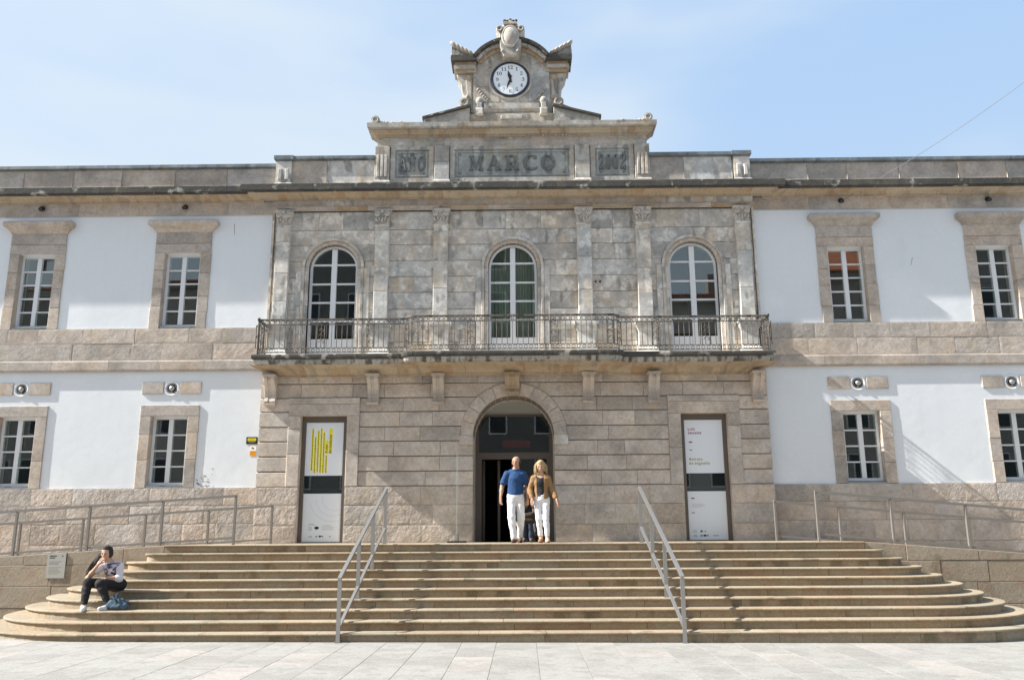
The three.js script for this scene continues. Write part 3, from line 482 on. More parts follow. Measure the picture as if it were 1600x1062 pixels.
for (const s of [-1, 1]) for (const x of WX) {
  const c = s * x; wingWindow(c, 6.74, 8.66, 5, 0.46, 0.71, 8.9, true); wingWindow(c, 2.86, 4.53, 4, 0.455, 0.715, 4.79, false);
  const v = grp(B, 'round_vent');
  put(v, 'plaque_stone', slab(c - 0.72, c - 0.2, 5.065, 5.355, -0.02, 0.033, 0.008), pick(M.wing)); put(v, 'plaque_stone', slab(c + 0.2, c + 0.72, 5.065, 5.355, -0.02, 0.033, 0.008), pick(M.wing));
  const ring = new THREE.TorusGeometry(0.165, 0.028, 10, 28); ring.scale(1, 1, 0.7); ring.translate(c, 5.2, 0.008); put(v, 'plaster_ring', ring, M.plaster);
  const t2 = new THREE.TorusGeometry(0.11, 0.016, 8, 24); t2.translate(c, 5.2, 0.0); put(v, 'metal_ring', t2, M.railPaint);
  const bl = new THREE.SphereGeometry(0.066, 18, 14); bl.scale(1, 1, 0.8); bl.translate(c, 5.2, 0.015); put(v, 'metal_ball', bl, M.steel);
  put(v, 'vent_back', box(c - 0.15, c + 0.15, 5.05, 5.35, -0.44, -0.4), M.black);
  for (let k = 0; k < 3; k++) { const a = k * 2.1 + 0.5; put(v, 'bracket', bar([c + 0.05 * Math.cos(a), 5.2 + 0.05 * Math.sin(a), 0], [c + 0.11 * Math.cos(a), 5.2 + 0.11 * Math.sin(a), 0], 0.012, 6), M.railPaint); }
}
// ---------------- attic with lettered panels
const font = await new FontLoader().loadAsync('fonts/droid/droid_serif_bold.typeface.json');
function word(s, w, h, depth) { const g = new TextGeometry(s, { font, size: 1, depth: 1, curveSegments: 4, bevelEnabled: false }); g.computeBoundingBox(); const b = g.boundingBox; g.translate(-(b.min.x + b.max.x) / 2, -(b.min.y + b.max.y) / 2, 0); g.scale(w / (b.max.x - b.min.x), h / (b.max.y - b.min.y), depth); return g; }
{
  const at = grp(B, 'attic'), Z = 0.06, X = 3.47;
  put(at, 'attic_core', box(-X, X, 10.3, 12.0, -0.45, Z - 0.03), M.gable[0]);
  const ret = [[-X, -0.4], [-X, Z], [X, Z], [X, -0.4]];
  sweepStones(at, 'frieze_stone', ret, [[0, 11.45], [0, 11.6], [0.02, 11.61], [0.02, 11.635], [0, 11.64], [0, 11.7], [-0.03, 11.7]], 1.1, M.gable.concat(M.frieze));
  sweepStones(at, 'moulding_stone', ret, [[0, 11.7], [0.03, 11.71], [0.03, 11.75], [0.08, 11.765], [0.1, 11.8], [0.17, 11.85], [0.17, 11.87], [0.1, 11.9]], 1.2, M.ochre);
  sweepStones(at, 'corona_stone', ret, [[0.1, 11.871], [0.22, 11.872], [0.22, 11.89], [0.24, 11.9], [0.25, 12.02], [-0.1, 12.07], [-0.3, 12.08]], 1.25, M.gable.concat(M.drip[0], M.drip[1]));
  for (let x = -2.0; x < 2.01; x += 0.085) put(at, 'dentil', slab(x - 0.026, x + 0.026, 11.702, 11.75, Z, Z + 0.052, 0.006), M.ochre[((x + 4) * 50 | 0) % 5]);
  const foot = (a, b) => put(at, 'strip_base', sweep([[a, Z], [a, Z + 0.07], [b, Z + 0.07], [b, Z]], [[0.03, 10.33], [0.03, 10.47], [0.0, 10.53], [-0.05, 10.53]]), M.gablePale[1]);
  for (const s of [-1, 1]) for (const [a, b, fl] of [[3.14, 3.52, 1], [1.61, 1.99, 0]]) {
    const x0 = s < 0 ? -b : a, x1 = s < 0 ? -a : b; foot(x0, x1); put(at, 'strip_stone', slab(x0, x1, 10.53, 11.0, -0.1, Z + 0.07, 0.01), pick(M.gablePale)); put(at, 'strip_stone', slab(x0, x1, 11.004, 11.449, -0.1, Z + 0.07, 0.01), pick(M.gable));
    if (fl) for (const e of [-0.1, 0, 0.1]) put(at, 'fluted_rib', slab((x0 + x1) / 2 + e - 0.035, (x0 + x1) / 2 + e + 0.035, 10.6, 11.2, Z + 0.06, Z + 0.1, 0.01), M.gablePale[2]);
  }
  for (const [a, b, txt, tw] of [[-3.12, -2.01, 'AÑO', 0.72], [-1.59, 1.59, 'MARCO', 2.3], [2.01, 3.12, '2002', 0.72]]) {
    const p = grp(B, 'inscription_panel'), c = (a + b) / 2, y = 10.98;
    put(p, 'panel_surround', shapeWithHoles(rect(a, b, 10.36, 11.45), [rect(a + 0.12, b - 0.12, 10.58, 11.36)], -0.05, Z + 0.02), M.gable[2]);
    put(p, 'panel', box(a + 0.121, b - 0.121, 10.581, 11.359, -0.06, Z - 0.01), M.bronze);
    put(p, 'panel_border', shapeWithHoles(rect(a + 0.17, b - 0.17, 10.63, 11.31), [rect(a + 0.205, b - 0.205, 10.665, 11.275)], Z - 0.01, Z + 0.012), M.bronze);
    let x = c - tw / 2; const n = txt.length, lw = tw / n;
    for (const ch of txt) { const g = word(ch, lw * 0.8, ch === 'Ñ' ? 0.5 : 0.4, 0.035); g.translate(x + lw / 2, y + (ch === 'Ñ' ? 0.045 : 0), Z - 0.01); put(p, 'letter', g, std({ map: TEX.grey, color: new THREE.Color().setRGB(0.42, 0.47, 0.48) })); x += lw; }
    for (const ex of [a + 0.26, b - 0.26]) for (const ey of [10.72, 11.22]) { const r = new THREE.SphereGeometry(0.03, 10, 8); r.scale(1, 1, 0.5); r.translate(ex, ey, Z - 0.005); put(p, 'rivet', r, M.railPaint); }
  }
  // rosette scrolls at the attic ends
  for (const s of [-1, 1]) {
    const f = grp(B, 'attic_scroll'), r = new THREE.CylinderGeometry(0.11, 0.11, 0.2, 18); r.rotateX(Math.PI / 2); r.translate(s * 3.52, 12.15, 0.12); put(f, 'rosette', r, M.gable[1]);
    const t = new THREE.TorusGeometry(0.07, 0.022, 8, 18); t.translate(s * 3.52, 12.15, 0.22); put(f, 'scroll', t, M.gable[2]);
    for (let k = 0; k < 9; k++) { const l = new THREE.SphereGeometry(0.06, 8, 7); l.scale(1.1, rr(0.7, 1.15) * (1 - k * 0.05), 1.3); l.translate(s * (3.38 - k * 0.075), 12.06 + rr(0, 0.015), 0.13 + rr(-0.03, 0.03)); put(f, 'leaf', l, M.gable[k % 6]); }
  }
}
{ // ---------------- clock gable
  const g = grp(B, 'clock_gable'), CY = 13.18;
  const arcP = (r, a0, a1, n) => { const o = []; for (let i = 0; i <= n; i++) { const a = mix(a0, a1, i / n); o.push([r * Math.cos(a), CY + r * Math.sin(a)]); } return o; };
  const A = 0.62;
  put(g, 'tablet', polyStone([[-0.98, 12.0], [0.98, 12.0], [1.02, 12.5], [1.0, 13.3], [0.99, 13.7], ...arcP(1.08, A, Math.PI - A, 24), [-0.99, 13.7], [-1.0, 13.3], [-1.02, 12.5]], -0.4, 0.12, 0.012), M.gable[4]);
  for (const [r0, r1, z, m] of [[0.97, 1.05, 0.2, M.ochre[1]], [1.05, 1.13, 0.3, M.gable[2]], [1.13, 1.22, 0.4, M.lichen[1]]]) { const n = 7; for (let i = 0; i < n; i++) { const a0 = mix(A, Math.PI - A, i / n) + 0.002, a1 = mix(A, Math.PI - A, (i + 1) / n) - 0.002; put(g, 'arch_moulding', polyStone(arcP(r1, a0, a1, 5).concat(arcP(r0, a1, a0, 5)), -0.42, z, 0.012), m); } }
  put(g, 'tablet_stone', slab(-0.98, -0.32, 12.66, 13.1, 0.1, 0.128, 0.004), M.gable[5]); put(g, 'tablet_stone', slab(0.45, 0.98, 12.66, 13.62, 0.1, 0.127, 0.004), M.gablePale[3]); put(g, 'tablet_stone', slab(-0.98, -0.45, 13.104, 13.62, 0.1, 0.126, 0.004), M.gable[1]);
  put(g, 'base_ledge', sweep([[-0.72, 0.12], [0.72, 0.12]], [[0.0, 12.3], [0.06, 12.36], [0.09, 12.42], [0.09, 12.58], [0.03, 12.6], [0, 12.62]]), M.gablePale[0]);
  put(g, 'base_block', slab(-1.1, 1.1, 12.05, 12.3, -0.3, 0.2, 0.012), M.gable[0]); put(g, 'base_panel', slab(-0.28, 0.28, 12.13, 12.24, 0.19, 0.225, 0.01), M.gablePale[1]);
  for (const s of [-1, 1]) {
    const fx = pts => { const p = pts.map(q => [q[0] * s, q[1]]); return s < 0 ? p.reverse() : p; };
    put(g, 'side_bracket', polyStone(fx([[0.98, 12.35], [1.18, 12.45], [1.25, 12.7], [1.24, 12.85], [1.3, 12.95], [1.33, 13.2], [1.42, 13.35], [1.44, 13.5], [0.98, 13.5]]), -0.3, 0.08, 0.02), M.gable[2]);
    put(g, 'bracket_panel', polyStone(fx([[1.04, 12.75], [1.14, 12.75], [1.2, 13.3], [1.04, 13.3]]), 0.05, 0.13, 0.015), M.gable[5]);
    const bs = new THREE.SphereGeometry(0.085, 12, 10); bs.translate(s * 1.12, 13.36, 0.1); put(g, 'bracket_boss', bs, M.ochre[2]); const bs2 = bs.clone(); bs2.scale(0.7, 1, 1); bs2.translate(s * 0.34 + s * 0.03, -0.56, 0.0); put(g, 'bracket_boss', bs2, M.gable[3]);
    for (const [y0, y1, e, m] of [[13.5, 13.58, 0.0, M.ochre[0]], [13.58, 13.68, 0.06, M.gable[1]], [13.68, 13.78, 0.03, M.ochre[3]], [13.78, 13.93, 0.13, M.lichen[2]]]) put(g, 'ear_cornice', box(Math.min(s * 0.92, s * (1.45 + e)), Math.max(s * 0.92, s * (1.45 + e)), y0, y1 - 0.002, -0.36 - e * 0.3, 0.16 + e), m);
    put(g, 'ear_leaf', polyStone(fx([[0.98, 13.93], [1.03, 14.0], [1.09, 13.98], [1.14, 14.07], [1.21, 14.03], [1.26, 14.13], [1.33, 14.1], [1.38, 14.2], [1.44, 14.18], [1.48, 14.28], [1.53, 14.25], [1.57, 14.34], [1.6, 13.93]]), -0.2, 0.2, 0.03), M.drip[2]);
    for (let k = 0; k < 5; k++) { const l = new THREE.SphereGeometry(0.085, 10, 8); l.scale(0.7, 1.5, 1.2); l.rotateZ(-s * 0.75); l.translate(s * (1.08 + k * 0.11), 14.02 + k * 0.062, 0.2); put(g, 'ear_leaf_lobe', l, M.gable[k]); }
    put(g, 'raking_cornice', polyStone(fx([[1.08, 12.03], [2.26, 12.03], [2.26, 12.13], [1.08, 12.44]]), -0.3, 0.27, 0.012), M.gable[3]); put(g, 'raking_coping', polyStone(fx([[1.06, 12.44], [2.3, 12.115], [2.3, 12.18], [1.06, 12.51]]), -0.34, 0.33, 0.012), M.lichen[4]);
    const vo = new THREE.CylinderGeometry(0.13, 0.13, 0.4, 20); vo.rotateX(Math.PI / 2); vo.translate(s * 1.22, 12.62, 0.0); put(g, 'volute', vo, M.gable[4]); const vt = new THREE.TorusGeometry(0.085, 0.028, 8, 20); vt.translate(s * 1.22, 12.62, 0.2); put(g, 'volute_scroll', vt, M.gable[0]);
    put(g, 'scroll_tail', polyStone(fx([[1.2, 12.5], [1.32, 12.6], [1.5, 12.52], [2.0, 12.3], [2.0, 12.2]]), -0.25, 0.12, 0.02), M.gable[2]);
    put(g, 'baluster_block', slab(s * 0.83 - 0.1, s * 0.83 + 0.1, 12.22, 12.42, 0.1, 0.3, 0.03), M.gablePale[2]); const bb = new THREE.SphereGeometry(0.1, 14, 12); bb.scale(1, 1.15, 0.9); bb.translate(s * 0.83, 12.66, 0.17); put(g, 'baluster_ball', bb, M.gablePale[4]); put(g, 'baluster_block', slab(s * 0.83 - 0.07, s * 0.83 + 0.07, 12.42, 12.58, 0.1, 0.26, 0.02), M.gablePale[3]);
    for (let k = 0; k < 6; k++) { const l = new THREE.SphereGeometry(0.045, 8, 6); l.translate(s * (0.62 + 0.05 * k), 12.72 + 0.055 * k + rr(-0.01, 0.02), 0.13); put(g, 'carved_leaf', l, M.gable[k]); }
  }
  // crest: shield with crown and side scrolls
  const c = grp(B, 'crest');
  put(c, 'crest_back', polyStone([[-0.2, 13.82], [0.18, 13.82], [0.26, 14.1], [0.28, 14.45], [0.36, 14.58], [0.3, 14.68], [0.18, 14.7], [0.14, 14.86], [0.06, 14.84], [-0.02, 14.9], [-0.1, 14.84], [-0.18, 14.86], [-0.22, 14.7], [-0.34, 14.68], [-0.4, 14.58], [-0.32, 14.45], [-0.3, 14.1]], -0.1, 0.4, 0.03), M.gable[2]);
  const ov = new THREE.SphereGeometry(0.18, 20, 16); ov.scale(1, 1.45, 0.55); ov.translate(-0.02, 14.37, 0.43); put(c, 'shield', ov, std({ map: TEX.grey, color: new THREE.Color().setRGB(1.25, 1.2, 1.16) }));
  const ot = new THREE.TorusGeometry(0.2, 0.035, 8, 28); ot.scale(1, 1.42, 1); ot.translate(-0.02, 14.37, 0.42); put(c, 'shield_rim', ot, M.gablePale[1]);
  for (const s of [-1, 1]) { const t = new THREE.TorusGeometry(0.06, 0.03, 8, 16); t.translate(-0.02 + s * 0.28, 14.6, 0.42); put(c, 'crest_scroll', t, M.gable[4]); const u = new THREE.SphereGeometry(0.05, 10, 8); u.translate(-0.02 + s * 0.2, 13.95, 0.42); put(c, 'crest_boss', u, M.gablePale[0]); }
  for (let k = -2; k <= 2; k++) { const u = new THREE.SphereGeometry(0.042, 10, 8); u.translate(-0.02 + k * 0.075, 14.86 - Math.abs(k) * 0.012 + (k % 2 ? 0 : 0.025), 0.36); put(c, 'crown_point', u, M.lichen[k + 2]); }
  put(c, 'crown_band', box(-0.2, 0.16, 14.72, 14.78, 0.38, 0.45), M.gable[1]);
  // clock
  const k = grp(B, 'clock'); k.position.set(-0.03, 13.28, 0);
  const cv = document.createElement('canvas'); cv.width = cv.height = 512; const x = cv.getContext('2d');
  x.fillStyle = '#eef2f6'; x.fillRect(0, 0, 512, 512); x.fillStyle = '#1b2740'; x.font = 'bold 76px serif'; x.textAlign = 'center'; x.textBaseline = 'middle';
  for (let h = 1; h <= 12; h++) { const a = h * Math.PI / 6; x.fillText(String(h), 256 + 190 * Math.sin(a), 258 - 190 * Math.cos(a)); }
  const ct = new THREE.CanvasTexture(cv); ct.colorSpace = THREE.SRGBColorSpace; ct.needsUpdate = true;
  const fc = new THREE.CircleGeometry(0.455, 48); fc.translate(0, 0, 0.17); put(k, 'clock_face', fc, std({ map: ct, roughness: 0.4 }));
  put(k, 'clock_case', (() => { const q = new THREE.CylinderGeometry(0.47, 0.47, 0.07, 48); q.rotateX(Math.PI / 2); q.translate(0, 0, 0.13); return q; })(), M.black);
  const rim = new THREE.TorusGeometry(0.468, 0.024, 10, 56); rim.translate(0, 0, 0.172); put(k, 'clock_rim', rim, std({ color: new THREE.Color().setRGB(0.012, 0.022, 0.05), roughness: 0.35 }));
  const sr = new THREE.TorusGeometry(0.54, 0.035, 10, 56); sr.translate(0, 0, 0.125); put(k, 'stone_ring', sr, M.gablePale[2]);
  const hand = (len, w, ang, zz) => { const q = polyStone([[-w * 0.5, -0.1], [w * 0.5, -0.1], [w * 0.9, len * 0.45], [0, len], [-w * 0.9, len * 0.45]], zz, zz + 0.006, 0); q.rotateZ(-ang); return q; };
  put(k, 'hour_hand', hand(0.26, 0.045, (11.55 / 12) * 2 * Math.PI, 0.178), M.black); put(k, 'minute_hand', hand(0.33, 0.03, (33 / 60) * 2 * Math.PI, 0.19), M.black);
}
{ // ---------------- balcony
  const b = grp(B, 'balcony'), q = [[-6.08, 0.02], [-6.08, 0.9], [-2.56, 0.9], [-2.55, 1.0], [-2.5, 1.08], [-2.42, 1.13], [-2.3, 1.15]], path = q.concat(q.slice().reverse().map(p => [-p[0], p[1]]));
  const sh = new THREE.Shape([...path, ].map(p => new THREE.Vector2(p[0], -p[1])));
  const top = new THREE.ExtrudeGeometry(sh, { depth: 0.12, bevelEnabled: false }); top.rotateX(-Math.PI / 2); top.translate(0, 5.705, 0); put(b, 'balcony_floor', top, M.grey[2]);
  sweepStones(b, 'slab_edge_stone', path, [[-0.3, 5.6], [-0.05, 5.6], [-0.02, 5.63], [0.0, 5.7], [0.0, 5.705]], 1.05, M.drip);
  sweepStones(b, 'slab_edge_stone', path, [[0.0, 5.706], [0.035, 5.725], [0.045, 5.76], [0.045, 5.81], [0.03, 5.835], [-0.1, 5.84]], 1.2, M.lichen);
  const q2 = [[-5.98, 0.1], [-5.98, 0.62], [-2.6, 0.62], [-2.45, 0.75], [-2.3, 0.8]], p2 = q2.concat(q2.slice().reverse().map(p => [-p[0], p[1]]));
  sweepStones(b, 'balcony_moulding', p2, [[-0.42, 5.4], [-0.36, 5.41], [-0.36, 5.45], [-0.3, 5.46], [-0.26, 5.5], [-0.16, 5.54], [-0.08, 5.545], [0.02, 5.56], [0.1, 5.575], [0.2, 5.6], [-0.3, 5.66]], 1.3, M.ochre);
  // scrolled consoles
  const con = (c, w, y0, y1, d, m) => { const g = grp(B, 'console'), h = y1 - y0, P = [[0, y0], [d * 0.42, y0], [d * 0.5, y0 + h * 0.06], [d * 0.42, y0 + h * 0.13], [d * 0.34, y0 + h * 0.2], [d * 0.4, y0 + h * 0.4], [d * 0.62, y0 + h * 0.65], [d, y0 + h * 0.88], [d, y1], [0, y1]]; const strip = (x0, x1, k) => { const s = polyStone(P.map(p => [p[0] * k, p[1]]), 0, x1 - x0, 0.006); s.rotateY(-Math.PI / 2); s.translate(x1, 0, GZ - 0.01); return s; }; put(g, 'console_scroll', merge([strip(c - w / 2, c - w / 6, 1), strip(c - w / 6 + 0.001, c + w / 6 - 0.001, 0.86), strip(c + w / 6, c + w / 2, 1)]), m); put(g, 'console_cap', box(c - w / 2 - 0.03, c + w / 2 + 0.03, y1, y1 + 0.06, GZ - 0.01, GZ + d + 0.03), m); put(g, 'console_drop', box(c - w / 2 - 0.01, c + w / 2 + 0.01, y0 - 0.05, y0 - 0.002, GZ - 0.01, GZ + d * 0.45), m); };
  for (const s of [-1, 1]) for (const x of [5.82, 3.35, 1.79]) con(s * x, 0.26, 4.78, 5.38, 0.3, pick(M.warm));
  con(-0.03, 0.34, 5.0, 5.38, 0.36, M.ochre[1]);
  // wrought iron railing
  const r = grp(B, 'balcony_railing'), rq = [[-6.02, 0.12], [-6.02, 0.84], [-2.5, 0.84], [-2.49, 0.94], [-2.44, 1.02], [-2.36, 1.07], [-2.25, 1.09]], rp = rq.concat(rq.slice().reverse().map(p => [-p[0], p[1]]));
  const rail = (y, w, t, n) => put(r, n, sweep(rp, [[-w, y - t], [w, y - t], [w, y + t], [-w, y + t], [-w, y - t]]), M.iron);
  rail(6.685, 0.028, 0.016, 'handrail'); rail(6.56, 0.009, 0.008, 'rail_bar'); rail(5.995, 0.009, 0.008, 'rail_bar'); rail(5.89, 0.009, 0.008, 'rail_bar');
  const cum = [0]; for (let i = 1; i < rp.length; i++) cum.push(cum[i - 1] + Math.hypot(rp[i][0] - rp[i - 1][0], rp[i][1] - rp[i - 1][1]));
  const T = cum[cum.length - 1], at = s => { let i = 1; while (i < rp.length - 1 && cum[i] < s) i++; const t = (s - cum[i - 1]) / (cum[i] - cum[i - 1]), dx = rp[i][0] - rp[i - 1][0], dz = rp[i][1] - rp[i - 1][1]; return [mix(rp[i - 1][0], rp[i][0], t), mix(rp[i - 1][1], rp[i][1], t), Math.atan2(-dz, dx)]; };
  const nb = 112, tor = new THREE.TorusGeometry(0.05, 0.0075, 5, 14), tor2 = new THREE.TorusGeometry(0.038, 0.006, 5, 12), ball = [], bal = new THREE.CylinderGeometry(0.0085, 0.0085, 0.56, 6);
  const panels = [0.03, 0.055, 0.16, 0.245, 0.315, 0.335, 0.43, 0.57, 0.665, 0.685, 0.755, 0.84, 0.945, 0.97].map(f => f * T);
  for (let i = 0; i <= nb; i++) {
    const s = T * i / nb, [x, z, a] = at(s), m = put(r, 'baluster', bal, M.iron); m.position.set(x, 6.277, z);
    if (i < nb) { const [x2, z2, a2] = at(s + T / nb / 2), o = put(r, 'scroll_ring', tor, M.iron); o.position.set(x2, 6.615, z2); o.rotation.y = a2; const g2 = tor2.clone(); g2.rotateY(a2); g2.translate(x2, 5.942, z2); ball.push(g2); }
  }
  put(r, 'lower_scrolls', merge(ball), M.iron).userData.kind = 'stuff';
  for (const s of panels) { const [x, z, a] = at(s), L = []; for (const [dy, e] of [[0.1, 1], [0.24, -1], [0.38, 1], [0.5, -1]]) { const sp = []; for (let k = 0; k <= 14; k++) { const t = k / 14 * 4.4, rad = 0.075 * (1 - 0.16 * t); sp.push([e * (0.03 - rad * Math.cos(t)), dy + 0.03 + rad * Math.sin(t) * 0.9, 0]); } L.push(tube(sp, 0.009, 18, 5)); } L.push(bar([-0.09, 0, 0], [-0.09, 0.56, 0], 0.012, 6), bar([0.09, 0, 0], [0.09, 0.56, 0], 0.012, 6)); const g = merge(L); g.rotateY(a); g.translate(x, 5.995, z); put(r, 'scroll_panel', g, M.iron); }
  for (const x of [-6.02, 6.02]) { const p = put(r, 'corner_post', bar([x, 5.84, 0.84], [x, 6.7, 0.84], 0.018, 8), M.iron); const k = new THREE.SphereGeometry(0.035, 10, 8); k.translate(x, 6.71, 0.84); put(p, 'knob', k, M.iron); }
}
// ---------------------------------------------------------------- posters, signs and small fittings
function sheetTex(w, h, draw) { const c = document.createElement('canvas'); c.width = w; c.height = h; draw(c.getContext('2d')); const t = new THREE.CanvasTexture(c); t.colorSpace = THREE.SRGBColorSpace; t.needsUpdate = true; return t; }
function sheet(x0, x1, y0, y1, z, tex) { const g = new THREE.BoxGeometry(x1 - x0, y1 - y0, 0.004); g.translate((x0 + x1) / 2, (y0 + y1) / 2, z); return [g, std({ map: tex, roughness: 0.45 })]; }
const PY = [3.075, 4.335, 1.545, 2.655], PZ = 0.034;
function smallLines(x, px, py, w, n, dy, col) { x.fillStyle = col; for (let i = 0; i < n; i++) x.fillRect(px, py + i * dy, w * (0.6 + 0.4 * hash(i, px | 0, 5)), dy * 0.35); }
{
  const t = thing('exhibition_poster', 'white glazed door poster with sideways black writing on yellow strips', 'poster', [0, 0, 0]), c = -4.52;
  const up = sheetTex(720, 1010, x => {
    x.fillStyle = '#e9eef4'; x.fillRect(0, 0, 720, 1010); x.save(); x.translate(0, 1010); x.rotate(-Math.PI / 2); // x now runs up the sheet
    const rows = [[135, 95, 800], [190, 50, 690], [245, 60, 800], [300, 50, 850], [352, 50, 780]];
    x.fillStyle = '#f4e600'; for (const [yy, a, l] of rows) x.fillRect(a, yy - 28, l, 42); x.fillRect(50, 380, 340, 42); x.fillRect(420, 372, 240, 60); x.fillRect(415, 440, 480, 66);
    for (const [yy, a, l] of rows) { x.fillStyle = '#3a3600'; let p = a + 8, k = 0; while (p < a + l - 20) { const w = 12 + 34 * hash(k, yy, 2); x.fillRect(p, yy - 12, Math.min(w, a + l - p - 6), 12); p += w + 9; k++; } }
    let p = 58, k = 0; x.fillStyle = '#3a3600'; while (p < 370) { const w = 12 + 34 * hash(k, 77, 2); x.fillRect(p, 396, w, 12); p += w + 9; k++; }
    x.fillStyle = '#1c1a05'; x.font = 'bold 66px sans-serif'; x.textBaseline = 'alphabetic'; x.fillText('A voz', 424, 422); x.fillText('do tradutor', 420, 494); x.restore();
  });
  const lo = sheetTex(720, 900, x => { x.fillStyle = '#e9eef4'; x.fillRect(0, 0, 720, 900); x.strokeStyle = '#d3d9e2'; x.lineWidth = 9; for (const [r, a, b] of [[430, 0.3, 1.75], [330, 0.35, 1.9], [230, 0.4, 2.2]]) { x.beginPath(); x.arc(640 - r * 0.2, 90, r, a + 0.6, b + 1.2); x.stroke(); } smallLines(x, 120, 560, 130, 2, 22, '#9aa0a8'); smallLines(x, 120, 625, 80, 3, 24, '#80868e'); smallLines(x, 380, 590, 240, 5, 20, '#b4b9c0'); x.fillStyle = '#15181d'; x.beginPath(); x.ellipse(275, 640, 42, 28, 0, 0, 7); x.fill(); smallLines(x, 130, 795, 90, 1, 40, '#8a9098'); x.fillStyle = '#555a60'; x.fillRect(260, 788, 30, 22); x.fillStyle = '#22262b'; x.fillRect(320, 780, 46, 32); x.fillStyle = '#6a6f76'; x.fillRect(372, 786, 34, 22); x.fillRect(520, 788, 22, 22); });
  put(t, 'upper_sheet', ...sheet(c - 0.45, c + 0.45, PY[0], PY[1], PZ, up)); put(t, 'lower_sheet', ...sheet(c - 0.45, c + 0.45, PY[2], PY[3], PZ, lo));
}
{
  const t = thing('exhibition_poster', 'white glazed door poster with small red and olive lettering', 'poster', [0, 0, 0]), c = 4.52;
  const up = sheetTex(720, 1010, x => { x.fillStyle = '#e9eef4'; x.fillRect(0, 0, 720, 1010); x.font = 'bold 74px sans-serif'; x.fillStyle = '#a3203f'; x.fillText('Luís', 62, 200); x.fillStyle = '#7c1f4a'; x.fillText('Seoane', 66, 272); x.fillStyle = '#7a3a3a'; x.fillRect(76, 412, 62, 22); x.fillStyle = '#8a8088'; x.fillRect(80, 566, 54, 18); x.font = 'bold 72px sans-serif'; x.fillStyle = '#8f8f2c'; x.fillText('Retrato', 60, 772); x.fillText('de esguello', 60, 848); });
  const lo = sheetTex(720, 900, x => { x.fillStyle = '#e9eef4'; x.fillRect(0, 0, 720, 900); x.fillStyle = '#7c2030'; x.fillRect(66, 120, 64, 20); smallLines(x, 70, 232, 250, 4, 20, '#b4b9c0'); x.fillStyle = '#7a6a66'; x.fillRect(66, 392, 60, 16); smallLines(x, 70, 725, 80, 2, 24, '#9aa0a8'); x.fillStyle = '#3f444a'; x.beginPath(); x.ellipse(228, 742, 22, 18, 0, 0, 7); x.fill(); x.fillStyle = '#a0a6ae'; x.fillRect(270, 735, 50, 14); smallLines(x, 70, 815, 90, 2, 20, '#7a8088'); x.fillStyle = '#555a60'; x.fillRect(205, 810, 40, 26); x.fillStyle = '#22262b'; x.fillRect(260, 804, 52, 34); x.fillStyle = '#6a6f76'; x.fillRect(320, 812, 34, 22); smallLines(x, 440, 815, 150, 1, 40, '#9aa0a8'); });
  put(t, 'upper_sheet', ...sheet(c - 0.45, c + 0.45, PY[0], PY[1], PZ, up)); put(t, 'lower_sheet', ...sheet(c - 0.45, c + 0.45, PY[2], PY[3], PZ, lo));
}
for (const s of [-1, 1]) { const k = thing('blackout_board', s < 0 ? 'dark board closing the door behind the yellow and white poster' : 'dark board closing the door behind the poster with red lettering', 'board'); put(k, 'board', box(s * 4.52 - 0.5, s * 4.52 + 0.5, LAND + 0.03, 4.34, -0.2, -0.18), std({ color: new THREE.Color().setRGB(0.012, 0.017, 0.02) })); put(k, 'board_batten', box(s * 4.52 - 0.5, s * 4.52 + 0.5, 2.7, 2.78, -0.18, -0.165), M.black); }
{
  const t = thing('security_sign', 'black and yellow security sign on white wall beside the stone corner', 'sign', [-6.28, 3.92, 0.0]);
  put(t, 'sign_plate', box(-0.135, 0.135, -0.085, 0.085, 0.004, 0.012), M.black);
  put(t, 'sign_print', ...sheet(-0.12, 0.12, -0.07, 0.07, 0.014, sheetTex(240, 140, x => { x.fillStyle = '#17181a'; x.fillRect(0, 0, 240, 140); x.fillStyle = '#e8d21c'; x.beginPath(); x.roundRect ? x.roundRect(16, 14, 208, 66, 22) : x.rect(16, 14, 208, 66); x.fill(); x.fillStyle = '#4a4410'; x.fillRect(46, 40, 150, 14); x.fillStyle = '#8d8450'; x.fillRect(30, 98, 180, 10); x.fillRect(50, 116, 140, 8); })));
  const u = thing('camera_notice', 'small white and orange camera surveillance notice below the security sign', 'sign', [-6.24, 3.675, 0.0]);
  put(u, 'notice_print', ...sheet(-0.075, 0.075, -0.12, 0.12, 0.006, sheetTex(150, 240, x => { x.fillStyle = '#f3f1ec'; x.fillRect(0, 0, 150, 240); x.fillStyle = '#e79a1e'; x.fillRect(0, 120, 150, 120); x.fillStyle = '#222222'; x.save(); x.translate(70, 62); x.rotate(0.5); x.fillRect(-36, -16, 62, 28); x.fillRect(26, -8, 16, 12); x.restore(); x.fillStyle = '#b3741a'; x.fillRect(22, 150, 104, 8); x.fillRect(22, 172, 104, 8); x.fillRect(22, 194, 70, 8); })));
  const p = thing('notice_panel', 'small grey engraved notice panel on the ramp wall near the seated woman', 'sign', [-9.085, 1.135, LZ - 0.02]);
  put(p, 'panel_plate', box(-0.187, 0.187, -0.237, 0.237, -0.012, 0.004), M.steel);
  put(p, 'panel_print', ...sheet(-0.185, 0.185, -0.235, 0.235, 0.007, sheetTex(300, 380, x => { x.fillStyle = '#a9a8a2'; x.fillRect(0, 0, 300, 380); x.fillStyle = '#3d3d3b'; x.fillRect(34, 26, 116, 20); x.fillRect(34, 56, 92, 18); x.fillStyle = '#55554f'; x.fillRect(232, 24, 22, 26); smallLines(x, 34, 120, 210, 3, 22, '#62625d'); smallLines(x, 34, 210, 215, 6, 20, '#77776f'); })));
}
